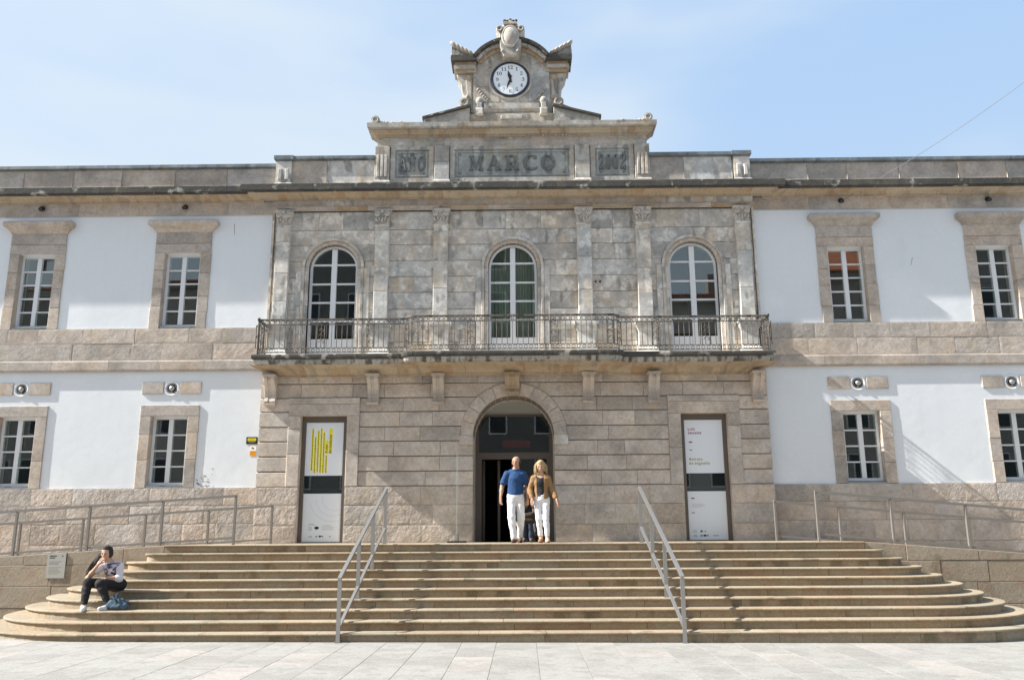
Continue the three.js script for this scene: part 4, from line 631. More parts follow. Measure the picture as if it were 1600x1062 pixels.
{ // slim glass sign seen edge on, on a dark foot
  const t = thing('glass_totem', 'narrow clear glass totem on a dark foot beside the entrance', 'sign stand', [-1.27, LAND, 0.9]);
  put(t, 'foot_plate', box(-0.2, 0.2, 0, 0.035, -0.22, 0.22), M.black);
  put(t, 'glass_sheet', box(-0.006, 0.006, 0.06, 2.02, -0.2, 0.2), new THREE.MeshPhysicalMaterial({ color: new THREE.Color().setRGB(0.9, 0.95, 0.93), transmission: 0.92, thickness: 0, roughness: 0.2, ior: 1.5 }));
  put(t, 'clamp', box(-0.035, 0.035, 0.035, 0.2, -0.1, 0.1), M.steel);
}
// little floodlights under the cornice
for (const [x, lab] of [[-12.0, 'small dark floodlight on the frieze above the outer upper window, yellow poster side'], [-8.33, 'small dark floodlight on the frieze over the window nearest the balcony, yellow poster side'], [8.3, 'small dark floodlight on the frieze where the overhead cable is fixed'], [11.99, 'small dark floodlight on the frieze above the outer upper window, cable side']]) {
  const t = thing('floodlight', lab, 'floodlight', [x, 9.86, 0.025], 'floodlights on the frieze');
  put(t, 'housing', (() => { const g = new THREE.CylinderGeometry(0.05, 0.066, 0.13, 12); g.rotateX(Math.PI / 2 + 0.5); g.translate(0, -0.02, 0.075); return g; })(), M.black); put(t, 'wall_bracket', box(-0.045, 0.045, 0.02, 0.06, 0, 0.06), M.railPaint);
}
{
  const a = [8.36, 9.88, 0.06], b = [13.2, 12.9, 0.9], pts = []; for (let i = 0; i <= 10; i++) { const t = i / 10; pts.push([mix(a[0], b[0], t), mix(a[1], b[1], t) - 0.12 * Math.sin(Math.PI * t), mix(a[2], b[2], t)]); }
  const c = put(scene, 'overhead_cable', tube(pts, 0.007, 40, 6), std({ color: new THREE.Color().setRGB(0.25, 0.25, 0.26) })); c.userData = { label: 'thin overhead cable rising from the frieze into the sky', category: 'cable' };
}
{ // flaked paint beside the lower window, old scratches
  const f = grp(B, 'flaked_paint'), m = std({ map: TEX.warm, color: new THREE.Color().setRGB(0.85, 0.9, 0.95) });
  for (let i = 0; i < 26; i++) { const x = -7.55 + rr(0, 0.42), y = 2.84 + Math.pow(rnd(), 1.7) * 0.42, n = 7, r = rr(0.008, 0.035), p = []; for (let k = 0; k < n; k++) { const a = k / n * 6.283; p.push([x + r * rr(0.5, 1.3) * Math.cos(a + 0.6) * 1.3, y + r * rr(0.4, 1.1) * Math.sin(a)]); } put(f, 'flake', polyStone(p, -0.01, 0.0025, 0), m); }
  put(f, 'scratch', polyStone([[-7.05, 9.12], [-7.04, 9.12], [-7.055, 9.42], [-7.075, 9.42]], -0.01, 0.0025, 0), m); put(f, 'scratch', polyStone([[9.9, 8.16], [9.91, 8.16], [9.97, 8.36], [9.955, 8.36]], -0.01, 0.0025, 0), m);
}
// ---------------------------------------------------------------- houses across the square, mirrored in the window glass
{
  const walls = [[0.3, 0.285, 0.26], [0.38, 0.36, 0.32], [0.2, 0.195, 0.185], [0.15, 0.145, 0.135], [0.4, 0.385, 0.36], [0.34, 0.32, 0.29], [0.27, 0.265, 0.255]].map(c => std({ color: new THREE.Color().setRGB(...c) }));
  const labs = ['grey stone house across the square, last one on the sun side', 'cream house across the square with a stepped tiled roof', 'tall dark stone house across the square facing the yellow poster side', 'tallest house across the square, straight opposite the entrance', 'low pale house across the square with open sky above its roof', 'house across the square with a steep red tiled roof', 'dark stone house across the square at the end away from the sun'];
  const list = [[-37, -24.6, 16.6, 1], [-24.4, -17, 17, 1.2], [-16.8, -5.6, 20.2, 1.4], [-5.4, 5.6, 21, 1.4], [5.8, 15, 15.8, 1.2], [15.2, 24, 17.2, 3.6], [24.2, 37, 19.4, 1.5]];
  const zf = 29.5;
  const winG = new THREE.BoxGeometry(1.1, 1.9, 0.12), paneG = new THREE.BoxGeometry(0.95, 1.75, 0.06), dk = std({ color: new THREE.Color().setRGB(0.03, 0.035, 0.04), roughness: 0.15 });
  list.forEach(([x0, x1, h, rise], i) => {
    const t = thing('townhouse', labs[i], 'building', [(x0 + x1) / 2, -0.1, zf], 'houses across the square'), w = x1 - x0;
    put(t, 'wall', box(-w / 2, w / 2, 0, h, 0, 10), walls[i]);
    const rf = put(t, 'roof', (() => { const p = [[0 - 0.5, h], [5, h + rise], [10.5, h], [10.5, h - 0.12], [-0.5, h - 0.12]]; const g = polyStone(p, -w / 2, w / 2, 0); g.rotateY(-Math.PI / 2); return g; })(), std({ map: TEX.tile }));
    put(rf, 'chimney', box(w * 0.2, w * 0.2 + 0.9, h, h + rise + 1.1, 3, 4), walls[(i + 2) % 7]); put(t, 'eaves_cornice', box(-w / 2 - 0.05, w / 2 + 0.05, h - 0.5, h - 0.14, -0.4, 0.0), walls[(i + 1) % 7]);
    const n = Math.max(3, Math.round(w / 2.6)), fl = Math.floor((h - 1) / 3.3);
    for (let f = 0; f < fl; f++) for (let k = 0; k < n; k++) { const q = put(t, 'window', winG, M.white); q.position.set(-w / 2 + (k + 0.5) * w / n, 2 + f * 3.3, -0.02); const pn = put(q, 'pane', paneG, dk); pn.position.z = -0.06; }
  });
}
// ---------------------------------------------------------------- people
function surfNet(mn, mx, h, f) {
  const n = [0, 1, 2].map(i => Math.ceil((mx[i] - mn[i]) / h) + 1), [nx, ny, nz] = n, V = new Float32Array(nx * ny * nz), id = (i, j, k) => i + nx * (j + ny * k);
  for (let k = 0; k < nz; k++) for (let j = 0; j < ny; j++) for (let i = 0; i < nx; i++) V[id(i, j, k)] = f(mn[0] + i * h, mn[1] + j * h, mn[2] + k * h);
  const vi = new Int32Array(nx * ny * nz).fill(-1), P = [], I = [];
  for (let k = 0; k < nz - 1; k++) for (let j = 0; j < ny - 1; j++) for (let i = 0; i < nx - 1; i++) {
    let c = 0, sx = 0, sy = 0, sz = 0; const q = [];
    for (let e = 0; e < 8; e++) q.push(V[id(i + (e & 1), j + (e >> 1 & 1), k + (e >> 2))]);
    for (const [a, b] of ED) if ((q[a] < 0) !== (q[b] < 0)) { const t = q[a] / (q[a] - q[b]); sx += mix(a & 1, b & 1, t); sy += mix(a >> 1 & 1, b >> 1 & 1, t); sz += mix(a >> 2, b >> 2, t); c++; }
    if (c) { vi[id(i, j, k)] = P.length / 3; P.push(mn[0] + (i + sx / c) * h, mn[1] + (j + sy / c) * h, mn[2] + (k + sz / c) * h); }
  }
  const st = [1, nx, nx * ny];
  for (let k = 1; k < nz - 1; k++) for (let j = 1; j < ny - 1; j++) for (let i = 1; i < nx - 1; i++) {
    const o = id(i, j, k), s = V[o] < 0;
    for (let a = 0; a < 3; a++) { if (s === (V[o + st[a]] < 0)) continue; const u = st[(a + 1) % 3], v = st[(a + 2) % 3], w = [vi[o], vi[o - u], vi[o - u - v], vi[o - v]]; if (w.some(x => x < 0)) continue; if (s) I.push(w[0], w[1], w[2], w[0], w[2], w[3]); else I.push(w[0], w[2], w[1], w[0], w[3], w[2]); }
  }
  const g = new THREE.BufferGeometry(); g.setAttribute('position', new THREE.Float32BufferAttribute(P, 3)); g.setIndex(I); g.computeVertexNormals();
  const uv = []; for (let i = 0; i < P.length; i += 3) uv.push(P[i] + P[i + 2], P[i + 1]); g.setAttribute('uv', new THREE.Float32BufferAttribute(uv, 2)); return g;
}
const ED = [[0, 1], [2, 3], [4, 5], [6, 7], [0, 2], [1, 3], [4, 6], [5, 7], [0, 4], [1, 5], [2, 6], [3, 7]];
const smin = (a, b, k) => { const h = Math.max(k - Math.abs(a - b), 0) / k; return Math.min(a, b) - h * h * k * 0.25; };
function cone(x, y, z, c) { const [a, b, r0, r1, fl] = c, dx = b[0] - a[0], dy = b[1] - a[1], dz = b[2] - a[2], px = x - a[0], py = y - a[1], pz = z - a[2], t = Math.min(1, Math.max(0, (px * dx + py * dy + pz * dz) / (dx * dx + dy * dy + dz * dz + 1e-9))); let ex = px - t * dx, ey = py - t * dy, ez = pz - t * dz; if (fl) ez *= fl; return Math.hypot(ex, ey, ez) - mix(r0, r1, t); }
let FOLD = 0;
function blob(cs, h, k = 0.04, cut = null, grow = 0) {
  const mn = [9, 9, 9], mx = [-9, -9, -9]; for (const c of cs) for (const p of [c[0], c[1]]) for (let i = 0; i < 3; i++) { const r = Math.max(c[2], c[3]) + 0.03 + grow; mn[i] = Math.min(mn[i], p[i] - r); mx[i] = Math.max(mx[i], p[i] + r); }
  return surfNet(mn, mx, h, (x, y, z) => { let d = 9; for (const c of cs) d = smin(d, cone(x, y, z, c), k); d -= grow; if (FOLD && d < 0.05) d += FOLD * (vnoise(y * 16 + x * 9, z * 8 + x * 11, 5) + 0.5 * vnoise(y * 34 - x * 12, z * 14 + x * 25, 6) - 0.75); return cut ? Math.max(d, cut(x, y, z)) : d; });
}
const V3 = (a, b, t) => [mix(a[0], b[0], t), mix(a[1], b[1], t), mix(a[2], b[2], t)];
// head in its own frame: centre of the skull at 0, face towards +z
function headGeo(s = 1) {
  const cs = [[[0, 0.03, -0.02], [0, 0.035, 0.005], 0.083, 0.08], [[0, -0.035, 0.02], [0, -0.075, 0.045], 0.06, 0.04], [[0, 0.0, 0.085], [0, -0.028, 0.103], 0.011, 0.015], [[-0.035, 0.015, 0.068], [0.035, 0.015, 0.068], 0.018, 0.018], [[-0.022, -0.055, 0.075], [0.022, -0.055, 0.075], 0.011, 0.011], [[-0.078, 0.0, -0.01], [-0.082, -0.02, -0.012], 0.018, 0.012], [[0.078, 0.0, -0.01], [0.082, -0.02, -0.012], 0.018, 0.012], [[-0.045, -0.02, 0.05], [0.045, -0.02, 0.05], 0.03, 0.03], [[0, -0.07, -0.01], [0, -0.14, -0.025], 0.052, 0.055]];
  const g = blob(cs, 0.007, 0.022, (x, y, z) => 0.016 - Math.min(Math.hypot(x - 0.032, y + 0.002, z - 0.094), Math.hypot(x + 0.032, y + 0.002, z - 0.094))); g.scale(s, s, s); return g;
}
// hand: wrist at 0, fingers along -y, palm facing +z, thumb on +x side
function handGeo(side, curl) {
  const cs = [[[-0.018, -0.01, 0], [-0.02, -0.085, 0], 0.019, 0.016], [[0.014, -0.01, 0], [0.02, -0.085, 0], 0.02, 0.017], [[0, 0.02, 0], [0, -0.02, 0], 0.026, 0.024]], fl = [0.068, 0.078, 0.072, 0.056];
  [0.03, 0.01, -0.011, -0.03].forEach((x, i) => { let p = [x, -0.09, 0], a = curl * 0.5; for (let k = 0; k < 3; k++) { const l = fl[i] * [0.45, 0.32, 0.25][k], q = [p[0] + (x > 0 ? 0.02 : -0.02) * l, p[1] - l * Math.cos(a), p[2] + l * Math.sin(a)]; cs.push([p, q, 0.0095 - 0.0006 * k, 0.0088 - 0.0006 * k]); p = q; a += curl; } });
  cs.push([[0.026, -0.025, 0.004], [0.05, -0.06, 0.016], 0.014, 0.011], [[0.05, -0.06, 0.016], [0.056, -0.092, 0.026], 0.0105, 0.0085]);
  const g = blob(cs, 0.0042, 0.007); if (side < 0) { g.scale(-1, 1, 1); const ix = g.index.array; for (let i = 0; i < ix.length; i += 3) { const t = ix[i]; ix[i] = ix[i + 1]; ix[i + 1] = t; } g.computeVertexNormals(); } return g;
}
function aim(g, at, dir, nrm) { // put a hand at a wrist, fingers along dir
  const y = new THREE.Vector3(...dir).normalize().negate(), z = new THREE.Vector3(...nrm); z.addScaledVector(y, -z.dot(y)).normalize(); const x = new THREE.Vector3().crossVectors(y, z); g.applyMatrix4(new THREE.Matrix4().makeBasis(x, y, z).setPosition(...at)); return g; }
const turnHead = (g, at, yaw, pitch, roll = 0) => { g.rotateZ(roll); g.rotateX(pitch); g.rotateY(yaw); g.translate(...at); return g; };
const col = (r, g, b, o = {}) => std(Object.assign({ color: new THREE.Color().setRGB(r, g, b), roughness: 0.85 }, o));
const FAB = (r, g, b) => { FOLD = 0; return fabCol(r, g, b); };
const fabCol = (r, g, b) => col(r, g, b, { bumpMap: BMP.wavy, bumpScale: 0.012 });
const SKIN = [col(0.46, 0.255, 0.17, { roughness: 0.6 }), col(0.52, 0.31, 0.21, { roughness: 0.6 }), col(0.42, 0.22, 0.14, { roughness: 0.6 })];
function strands(at, n, f, mat, parent) { const L = []; for (let i = 0; i < n; i++) L.push(tube(f(i / n, i).map(p => [p[0] + at[0], p[1] + at[1], p[2] + at[2]]), 0.007, 8, 4)); return put(parent, 'hair_strands', merge(L), mat); }
function faceBits(t, at, yaw, pitch, s = 1) { for (const e of [-1, 1]) { const g = new THREE.SphereGeometry(0.0115 * s, 10, 8); g.translate(e * 0.032 * s, -0.001, 0.081 * s); turnHead(g, at, yaw, pitch); put(t, 'eye', g, col(0.1, 0.07, 0.05, { roughness: 0.3 })); const b = new THREE.CapsuleGeometry(0.004, 0.026, 3, 6); b.rotateZ(Math.PI / 2); b.translate(e * 0.033 * s, 0.025, 0.088 * s); turnHead(b, at, yaw, pitch); put(t, 'eyebrow', b, col(0.12, 0.08, 0.05)); } const m = new THREE.CapsuleGeometry(0.0045, 0.03, 3, 8); m.rotateZ(Math.PI / 2); m.translate(0, -0.055 * s, 0.085 * s); turnHead(m, at, yaw, pitch); put(t, 'lips', m, col(0.38, 0.13, 0.1)); }
function shoe(a, toe, m, t, sole) { const d = Math.hypot(toe[0] - a[0], toe[2] - a[2]), h = [a[0] - (toe[0] - a[0]) / d * 0.05, toe[1], a[2] - (toe[2] - a[2]) / d * 0.05]; const g = blob([[h, V3(h, toe, 0.6), 0.042, 0.045], [V3(h, toe, 0.5), toe, 0.045, 0.036], [[h[0], h[1] + 0.04, h[2]], V3(h, toe, 0.35), 0.042, 0.042]], 0.009, 0.03, (x, y, z) => toe[1] - 0.031 - y); const s = put(t, 'shoe', g, m); if (sole) put(s, 'sole', blob([[h, V3(h, toe, 0.6), 0.046, 0.05], [V3(h, toe, 0.5), toe, 0.05, 0.041]], 0.009, 0.02, (x, y, z) => Math.max(toe[1] - 0.036 - y, y - toe[1] + 0.018)), sole); }
function figure(name, label, pos, J, o) {
  const t = thing(name, label, 'person', pos), S = o.skin, r = o.r;
  const torso = [[J.pel, J.waist, r.hip, r.waist, 1.35], [J.waist, J.chest, r.waist, r.chest, 1.35], [J.chest, J.neck, r.chest * 0.9, 0.06, 1.2], [J.shL, J.shR, r.sh, r.sh], [V3(J.shL, J.neck, 0.15), J.neck, 0.045, 0.052], [V3(J.shR, J.neck, 0.15), J.neck, 0.045, 0.052]];
  const arm = (s, e, w, k = 1) => [[s, e, 0.05 * k, 0.04 * k], [e, V3(e, w, 0.35), 0.041 * k, 0.04 * k], [V3(e, w, 0.35), w, 0.04 * k, 0.026 * k]];
  const leg = (h, k, a) => [[h, k, r.thigh, r.knee], [k, V3(k, a, 0.3), r.knee, r.calf], [V3(k, a, 0.3), a, r.calf, 0.04]];
  const aL = arm(J.shL, J.elL, J.wrL, o.armK), aR = arm(J.shR, J.elR, J.wrR, o.armK), lL = leg(J.hipL, J.knL, J.anL), lR = leg(J.hipR, J.knR, J.anR);
  const neckTop = [J.head[0], J.head[1] - 0.08, J.head[2] - 0.015];
  const parts = [blob([...torso, ...aL, ...aR, ...lL, ...lR, [J.neck, neckTop, 0.055, 0.05], [J.anL, [J.anL[0], J.anL[1] - 0.04, J.anL[2] + 0.04], 0.04, 0.035], [J.anR, [J.anR[0], J.anR[1] - 0.04, J.anR[2] + 0.04], 0.04, 0.035]], 0.014, 0.035), turnHead(headGeo(o.headS ?? 1), J.head, o.yaw, o.pitch), aim(handGeo(1, o.curl ?? 0.45), J.wrL, o.hdL ?? [0, -1, 0], o.hnL ?? [0.9, 0, -0.3]), aim(handGeo(-1, o.curl ?? 0.45), J.wrR, o.hdR ?? [0, -1, 0], o.hnR ?? [-0.9, 0, -0.3])];
  put(t, 'body', merge(parts), S); faceBits(t, J.head, o.yaw, o.pitch, o.headS ?? 1);
  return { t, torso, aL, aR, lL, lR };
}
const grown = (cs, g) => cs.map(c => [c[0], c[1], c[2] + g, c[3] + g, c[4]]);
{ // man in the blue polo shirt
  const J = { pel: [0, 0.98, 0], waist: [0, 1.12, 0.0], chest: [0, 1.33, 0.005], neck: [0.005, 1.52, -0.01], head: [0.02, 1.685, 0.02], shL: [-0.18, 1.415, 0], shR: [0.18, 1.415, 0], elL: [-0.285, 1.17, -0.04], elR: [0.25, 1.17, -0.06], wrL: [-0.315, 0.935, 0.06], wrR: [0.265, 0.92, 0.02], hipL: [-0.09, 0.95, 0], hipR: [0.09, 0.95, 0], knL: [-0.085, 0.52, 0.11], knR: [0.115, 0.52, 0.03], anL: [-0.035, 0.1, 0.13], anR: [0.085, 0.13, -0.12] };
  const F = figure('person', 'person in blue polo shirt and white trousers walking out of the entrance', [0.05, LAND, 1.95], J, { skin: SKIN[0], yaw: -0.35, pitch: 0.12, r: { hip: 0.15, waist: 0.145, chest: 0.15, sh: 0.058, thigh: 0.082, knee: 0.058, calf: 0.056 }, hnL: [0.8, 0, -0.6], hnR: [-0.8, 0, -0.6] });
  put(F.t, 'polo_shirt', (FOLD = 0.014, blob)(grown([...F.torso, [J.shL, V3(J.shL, J.elL, 0.62), 0.062, 0.062], [J.shR, V3(J.shR, J.elR, 0.62), 0.062, 0.062], [J.pel, [0, 1.0, 0], 0.15, 0.15, 1.35]], 0.016), 0.013, 0.03, (x, y, z) => Math.max(0.985 - y, y - 1.535)), FAB(0.014, 0.058, 0.17));
  put(F.t, 'collar', (() => { const g = new THREE.TorusGeometry(0.068, 0.016, 8, 20, 5.2); g.rotateZ(Math.PI / 2 + 0.55); g.rotateX(-Math.PI / 2 + 0.3); g.translate(0.005, 1.53, 0.0); return g; })(), FAB(0.012, 0.05, 0.15));
  put(F.t, 'trousers', (FOLD = 0.014, blob)(grown([...F.lL, ...F.lR, [J.pel, [0, 1.0, 0], 0.15, 0.145, 1.35]], 0.018), 0.013, 0.03, (x, y, z) => Math.max(y - 1.02, 0.06 - y)), FAB(0.74, 0.74, 0.75));
  shoe(J.anL, [-0.06, 0.035, 0.27], col(0.1, 0.045, 0.025, { roughness: 0.5 }), F.t, M.black); shoe(J.anR, [0.11, 0.035, 0.02], col(0.1, 0.045, 0.025, { roughness: 0.5 }), F.t, M.black);
  put(F.t, 'hair', turnHead(blob([[[0, 0.035, -0.03], [0, 0.0, -0.045], 0.09, 0.085], [[-0.06, 0.0, -0.02], [0.06, 0.0, -0.02], 0.04, 0.04]], 0.008, 0.03, (x, y, z) => z - 0.03 + y * 0.5), J.head, -0.35, 0.12), col(0.06, 0.045, 0.035));
}
{ // woman in the tan jacket
  const J = { pel: [0.02, 0.93, 0], waist: [0.01, 1.07, 0.0], chest: [0, 1.25, 0.01], neck: [0, 1.42, -0.01], head: [0.0, 1.575, 0.02], shL: [-0.15, 1.325, 0], shR: [0.15, 1.325, 0], elL: [-0.235, 1.1, -0.03], elR: [0.24, 1.1, -0.02], wrL: [-0.19, 0.9, 0.1], wrR: [0.335, 0.88, 0.1], hipL: [-0.075, 0.9, 0], hipR: [0.105, 0.9, 0], knL: [-0.05, 0.49, 0.06], knR: [0.1, 0.49, 0.1], anL: [-0.01, 0.11, -0.02], anR: [0.125, 0.1, 0.12] };
  const F = figure('person', 'blond person in tan jacket, black top and white trousers walking out of the entrance', [0.59, LAND, 2.05], J, { skin: SKIN[1], yaw: -0.1, pitch: 0.2, headS: 0.95, armK: 0.85, r: { hip: 0.14, waist: 0.115, chest: 0.125, sh: 0.045, thigh: 0.077, knee: 0.052, calf: 0.048 }, hdR: [0.35, -0.9, 0.2], hnR: [-0.7, 0, -0.7], hnL: [0.7, 0, -0.7] });
  put(F.t, 'black_top', (FOLD = 0.014, blob)(grown([F.torso[0], F.torso[1], F.torso[2]], 0.012), 0.012, 0.03, (x, y, z) => Math.max(0.93 - y, y - 1.33 - Math.abs(x) * 0.55, -0.12 - z)), FAB(0.016, 0.016, 0.02));
  put(F.t, 'jacket', (FOLD = 0.014, blob)(grown([...F.torso, ...F.aL.slice(0, 2), ...F.aR.slice(0, 2), [J.elL, V3(J.elL, J.wrL, 0.8), 0.038, 0.033], [J.elR, V3(J.elR, J.wrR, 0.75), 0.038, 0.033], [J.pel, [0.02, 0.9, 0], 0.13, 0.135, 1.3]], 0.02), 0.012, 0.03, (x, y, z) => Math.max(0.9 - y, y - 1.43, z > -0.02 ? 0.062 + (y - 0.9) * 0.035 - Math.abs(x + 0.01) : -1)), FAB(0.29, 0.17, 0.075));
  put(F.t, 'trousers', (FOLD = 0.014, blob)(grown([...F.lL, ...F.lR, [J.pel, [0.02, 0.95, 0], 0.135, 0.13, 1.3]], 0.012), 0.012, 0.025, (x, y, z) => Math.max(y - 0.985, 0.13 - y)), FAB(0.76, 0.76, 0.78));
  shoe(J.anL, [-0.03, 0.035, 0.1], col(0.3, 0.17, 0.1), F.t, M.black); shoe(J.anR, [0.13, 0.035, 0.25], col(0.5, 0.36, 0.26), F.t, M.black);
  const hc = col(0.4, 0.285, 0.15);
  put(F.t, 'hair', turnHead(blob([[[0, 0.035, -0.03], [0, -0.02, -0.05], 0.1, 0.1], [[-0.08, 0.02, 0.0], [-0.085, -0.08, 0.0], 0.034, 0.03], [[0.08, 0.02, 0.0], [0.085, -0.08, 0.0], 0.034, 0.03], [[0, 0.085, 0.03], [0, 0.08, -0.03], 0.05, 0.06]], 0.009, 0.03, (x, y, z) => Math.max(-9, 0.058 - Math.hypot(x, (y + 0.02) * 0.75, (z - 0.085) * 0.9))), J.head, -0.1, 0.2), hc);
  strands(J.head, 46, (u, i) => { const a = -2.2 + 4.4 * u, s = Math.sin(a), c = -Math.cos(a) * 0.8 - 0.1, k = rr(0.9, 1.15); return [[s * 0.07, 0.1, c * 0.05], [s * 0.115 * k, 0.03, c * 0.1], [s * 0.125 * k, -0.05, c * 0.11 + rr(-0.01, 0.02)], [s * 0.12 * k + rr(-0.02, 0.02), -0.13 + rr(-0.03, 0.02), c * 0.11]]; }, hc, F.t);
}
{ // somebody in dark clothes behind the two
  const J = { pel: [0, 0.9, 0], waist: [0, 1.04, 0], chest: [0, 1.22, 0], neck: [0, 1.38, -0.01], head: [0, 1.52, 0.01], shL: [-0.16, 1.33, 0], shR: [0.16, 1.33, 0], elL: [-0.2, 1.06, 0], elR: [0.2, 1.06, 0], wrL: [-0.16, 0.86, 0.12], wrR: [0.16, 0.86, 0.12], hipL: [-0.08, 0.88, 0], hipR: [0.08, 0.88, 0], knL: [-0.08, 0.48, 0.04], knR: [0.08, 0.48, 0.04], anL: [-0.08, 0.1, 0], anR: [0.09, 0.1, 0.05] };
  const F = figure('person', 'person in black jacket and dark jeans half hidden behind the walking couple', [0.3, LAND, 1.15], J, { skin: SKIN[0], yaw: 0.2, pitch: 0.2, headS: 0.95, armK: 0.9, r: { hip: 0.14, waist: 0.125, chest: 0.13, sh: 0.06, thigh: 0.08, knee: 0.055, calf: 0.052 } });
  put(F.t, 'jacket', (FOLD = 0.014, blob)(grown([...F.torso, ...F.aL, ...F.aR, [J.pel, [0, 0.84, 0], 0.14, 0.15, 1.3]], 0.022), 0.014, 0.03, (x, y, z) => Math.max(0.82 - y, y - 1.4, y < 0.9 ? 0.11 - 9 : -9)), FAB(0.014, 0.014, 0.016));
  put(F.t, 'jeans', (FOLD = 0.014, blob)(grown([...F.lL, ...F.lR, [J.pel, [0, 0.9, 0], 0.13, 0.13, 1.3]], 0.014), 0.013, 0.025, (x, y, z) => Math.max(y - 0.92, 0.07 - y)), FAB(0.03, 0.045, 0.08));
  shoe(J.anL, [-0.09, 0.035, 0.13], M.black, F.t); shoe(J.anR, [0.1, 0.035, 0.18], M.black, F.t);
  put(F.t, 'hair', turnHead(blob([[[0, 0.035, -0.03], [0, -0.02, -0.05], 0.098, 0.095], [[0, 0.085, 0.02], [0, 0.08, -0.03], 0.05, 0.05]], 0.01, 0.03, (x, y, z) => 0.06 - Math.hypot(x, (y + 0.02) * 0.75, z - 0.085)), J.head, 0.2, 0.2), col(0.03, 0.022, 0.018));
  F.t.scale.setScalar(0.87);
  const bag = thing('shoulder_bag', 'dark brown shoulder bag hanging between the walking couple', 'bag', [0.31, LAND + 0.56, 1.36]);
  put(bag, 'bag_body', blob([[[-0.08, 0, 0], [0.08, 0.02, 0], 0.06, 0.07], [[-0.09, -0.1, 0], [0.09, -0.1, 0], 0.07, 0.07]], 0.012, 0.04), FAB(0.035, 0.022, 0.014)); put(bag, 'strap', tube([[-0.1, 0.04, 0.0], [-0.04, 0.25, 0.02], [0.06, 0.5, 0.0], [0.13, 0.74, -0.16]], 0.012, 20, 6), FAB(0.12, 0.075, 0.04));
}
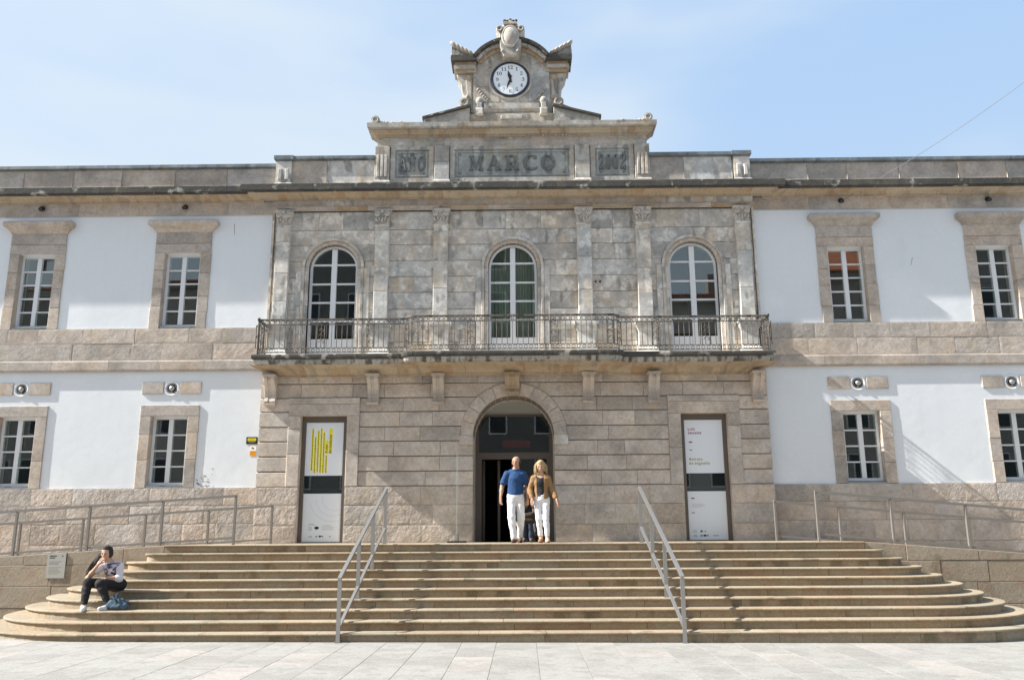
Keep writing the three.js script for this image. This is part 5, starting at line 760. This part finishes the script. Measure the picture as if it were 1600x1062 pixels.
{ // woman sitting on the steps
  const O = [-7.15 + 0.088, 0.76, 4.5 + 0.18], q = (x, y, z) => [x + 7.15, y - 0.76, z - 4.5];
  const J = { pel: q(-7.2, 0.865, 4.45), waist: q(-7.21, 0.99, 4.48), chest: q(-7.24, 1.12, 4.57), neck: q(-7.26, 1.255, 4.64), head: q(-7.295, 1.405, 4.71), shL: q(-7.41, 1.18, 4.62), shR: q(-7.1, 1.185, 4.57), elL: q(-7.545, 0.985, 4.8), elR: q(-7.06, 0.97, 4.63), wrL: q(-7.36, 1.225, 4.83), wrR: q(-7.2, 0.99, 4.77), hipL: q(-7.28, 0.86, 4.47), hipR: q(-7.1, 0.86, 4.47), knL: q(-7.5, 0.91, 4.87), knR: q(-7.25, 0.9, 4.92), anL: q(-7.47, 0.545, 4.99), anR: q(-7.07, 0.545, 4.93) };
  const F = figure('person', 'person with dark ponytail sitting on the steps in black leggings', O, J, { skin: SKIN[1], yaw: -0.1, pitch: 0.15, headS: 0.95, armK: 0.88, curl: 0.8, r: { hip: 0.125, waist: 0.12, chest: 0.12, sh: 0.05, thigh: 0.094, knee: 0.068, calf: 0.06 }, hdL: [0.45, 0.85, -0.25], hnL: [0.4, 0.1, -0.9], hdR: [-0.8, -0.15, 0.5], hnR: [0, -1, 0.2] });
  const cv = sheetTex(256, 256, x => { x.fillStyle = '#b9b6c4'; x.fillRect(0, 0, 256, 256); for (let i = 0; i < 150; i++) { x.fillStyle = ['#4a4a66', '#6f6c86', '#d6d3de', '#34344c'][i % 4]; x.beginPath(); x.ellipse(256 * hash(i, 1, 7), 256 * hash(i, 2, 7), 6 + 16 * hash(i, 3, 7), 4 + 9 * hash(i, 4, 7), 3 * hash(i, 5, 7), 0, 7); x.fill(); } }); cv.wrapS = cv.wrapT = THREE.RepeatWrapping; cv.repeat.set(2.6, 2.6);
  put(F.t, 'shirt_body', (FOLD = 0.012, blob)(grown([...F.torso, [J.pel, V3(J.pel, J.waist, 0.3), 0.125, 0.125, 1.2]], 0.014), 0.012, 0.03, (x, y, z) => Math.max(J.pel[1] + 0.0 - y, y - J.neck[1] - 0.0)), (FOLD = 0, std({ map: cv, roughness: 0.9 })));
  const sl = (s, e, w, f) => blob(grown([[s, e, 0.042, 0.04], [e, V3(e, w, f), 0.044, 0.038], [V3(s, J.neck, 0.5), s, 0.036, 0.04]], 0.02), 0.011, 0.03);
  put(F.t, 'sleeve', (FOLD = 0.012, sl)(J.shR, J.elR, J.wrR, 0.25), FAB(0.7, 0.66, 0.7)); put(F.t, 'sleeve', (FOLD = 0.012, blob)(grown([[J.shL, V3(J.shL, J.elL, 0.35), 0.054, 0.05], [V3(J.shL, J.neck, 0.55), J.shL, 0.045, 0.056]], 0.018), 0.011, 0.03), FAB(0.7, 0.66, 0.7));
  put(F.t, 'leggings', (FOLD = 0.014, blob)(grown([...F.lL, ...F.lR, [J.pel, V3(J.pel, J.waist, 0.2), 0.13, 0.12, 1.1]], 0.012), 0.012, 0.03, (x, y, z) => q(0, 0.56, 0)[1] - y), FAB(0.014, 0.013, 0.014));
  shoe(q(-7.465, 0.54, 4.985), q(-7.42, 0.49, 5.12), FAB(0.72, 0.72, 0.72), F.t, M.white); shoe(q(-7.07, 0.54, 4.93), q(-7.16, 0.49, 5.05), FAB(0.55, 0.57, 0.62), F.t, M.white);
  const hc = col(0.03, 0.024, 0.022, { roughness: 0.9 });
  put(F.t, 'hair', turnHead(blob([[[0, 0.035, -0.03], [0, -0.01, -0.045], 0.096, 0.09], [[-0.07, 0.0, -0.02], [0.07, 0.0, -0.02], 0.035, 0.035], [[0, 0.085, 0.02], [0, 0.08, -0.03], 0.045, 0.05]], 0.008, 0.03, (x, y, z) => 0.062 - Math.hypot(x, (y + 0.025) * 0.75, z - 0.085)), J.head, -0.1, 0.15), hc);
  put(F.t, 'ponytail', blob([[q(-7.36, 1.42, 4.6), q(-7.43, 1.36, 4.58), 0.06, 0.07], [q(-7.43, 1.36, 4.58), q(-7.5, 1.25, 4.6), 0.07, 0.065], [q(-7.5, 1.25, 4.6), q(-7.57, 1.09, 4.62), 0.06, 0.03]], 0.01, 0.03), hc);
  strands([0, 0, 0], 26, () => { const a = rr(-0.035, 0.035), b = rr(-0.045, 0.045); return [q(-7.38 + a * 0.4, 1.4, 4.6), q(-7.46 + a, 1.35, 4.58 + b), q(-7.55 + a, 1.22, 4.62 + b), q(-7.6 + a * 1.4, 1.04 + rr(-0.04, 0.05), 4.66 + b)]; }, hc, F.t);
  const bag = thing('cloth_bag', 'slouched blue grey cloth bag on the step beside the seated person', 'bag', [-6.82, 0.456, 5.12]);
  put(bag, 'bag_body', blob([[[-0.14, 0.07, 0], [0.12, 0.06, 0], 0.07, 0.07], [[-0.1, 0.15, -0.02], [0.06, 0.14, -0.02], 0.065, 0.06], [[-0.06, 0.23, -0.03], [-0.03, 0.25, -0.03], 0.045, 0.03]], 0.01, 0.05, (x, y, z) => 0.003 - y), col(0.06, 0.105, 0.15, { bumpMap: BMP.rough, bumpScale: 0.03 }));
  put(bag, 'strap', tube([[-0.1, 0.22, 0.03], [-0.03, 0.2, 0.075], [0.02, 0.12, 0.085], [0.0, 0.2, 0.06], [-0.04, 0.27, 0.0]], 0.012, 24, 6), FAB(0.03, 0.05, 0.07)); put(bag, 'pocket', blob([[[-0.06, 0.06, 0.055], [0.04, 0.055, 0.055], 0.035, 0.035]], 0.008, 0.02), col(0.045, 0.08, 0.115));
}
renderer.render(scene, camera);
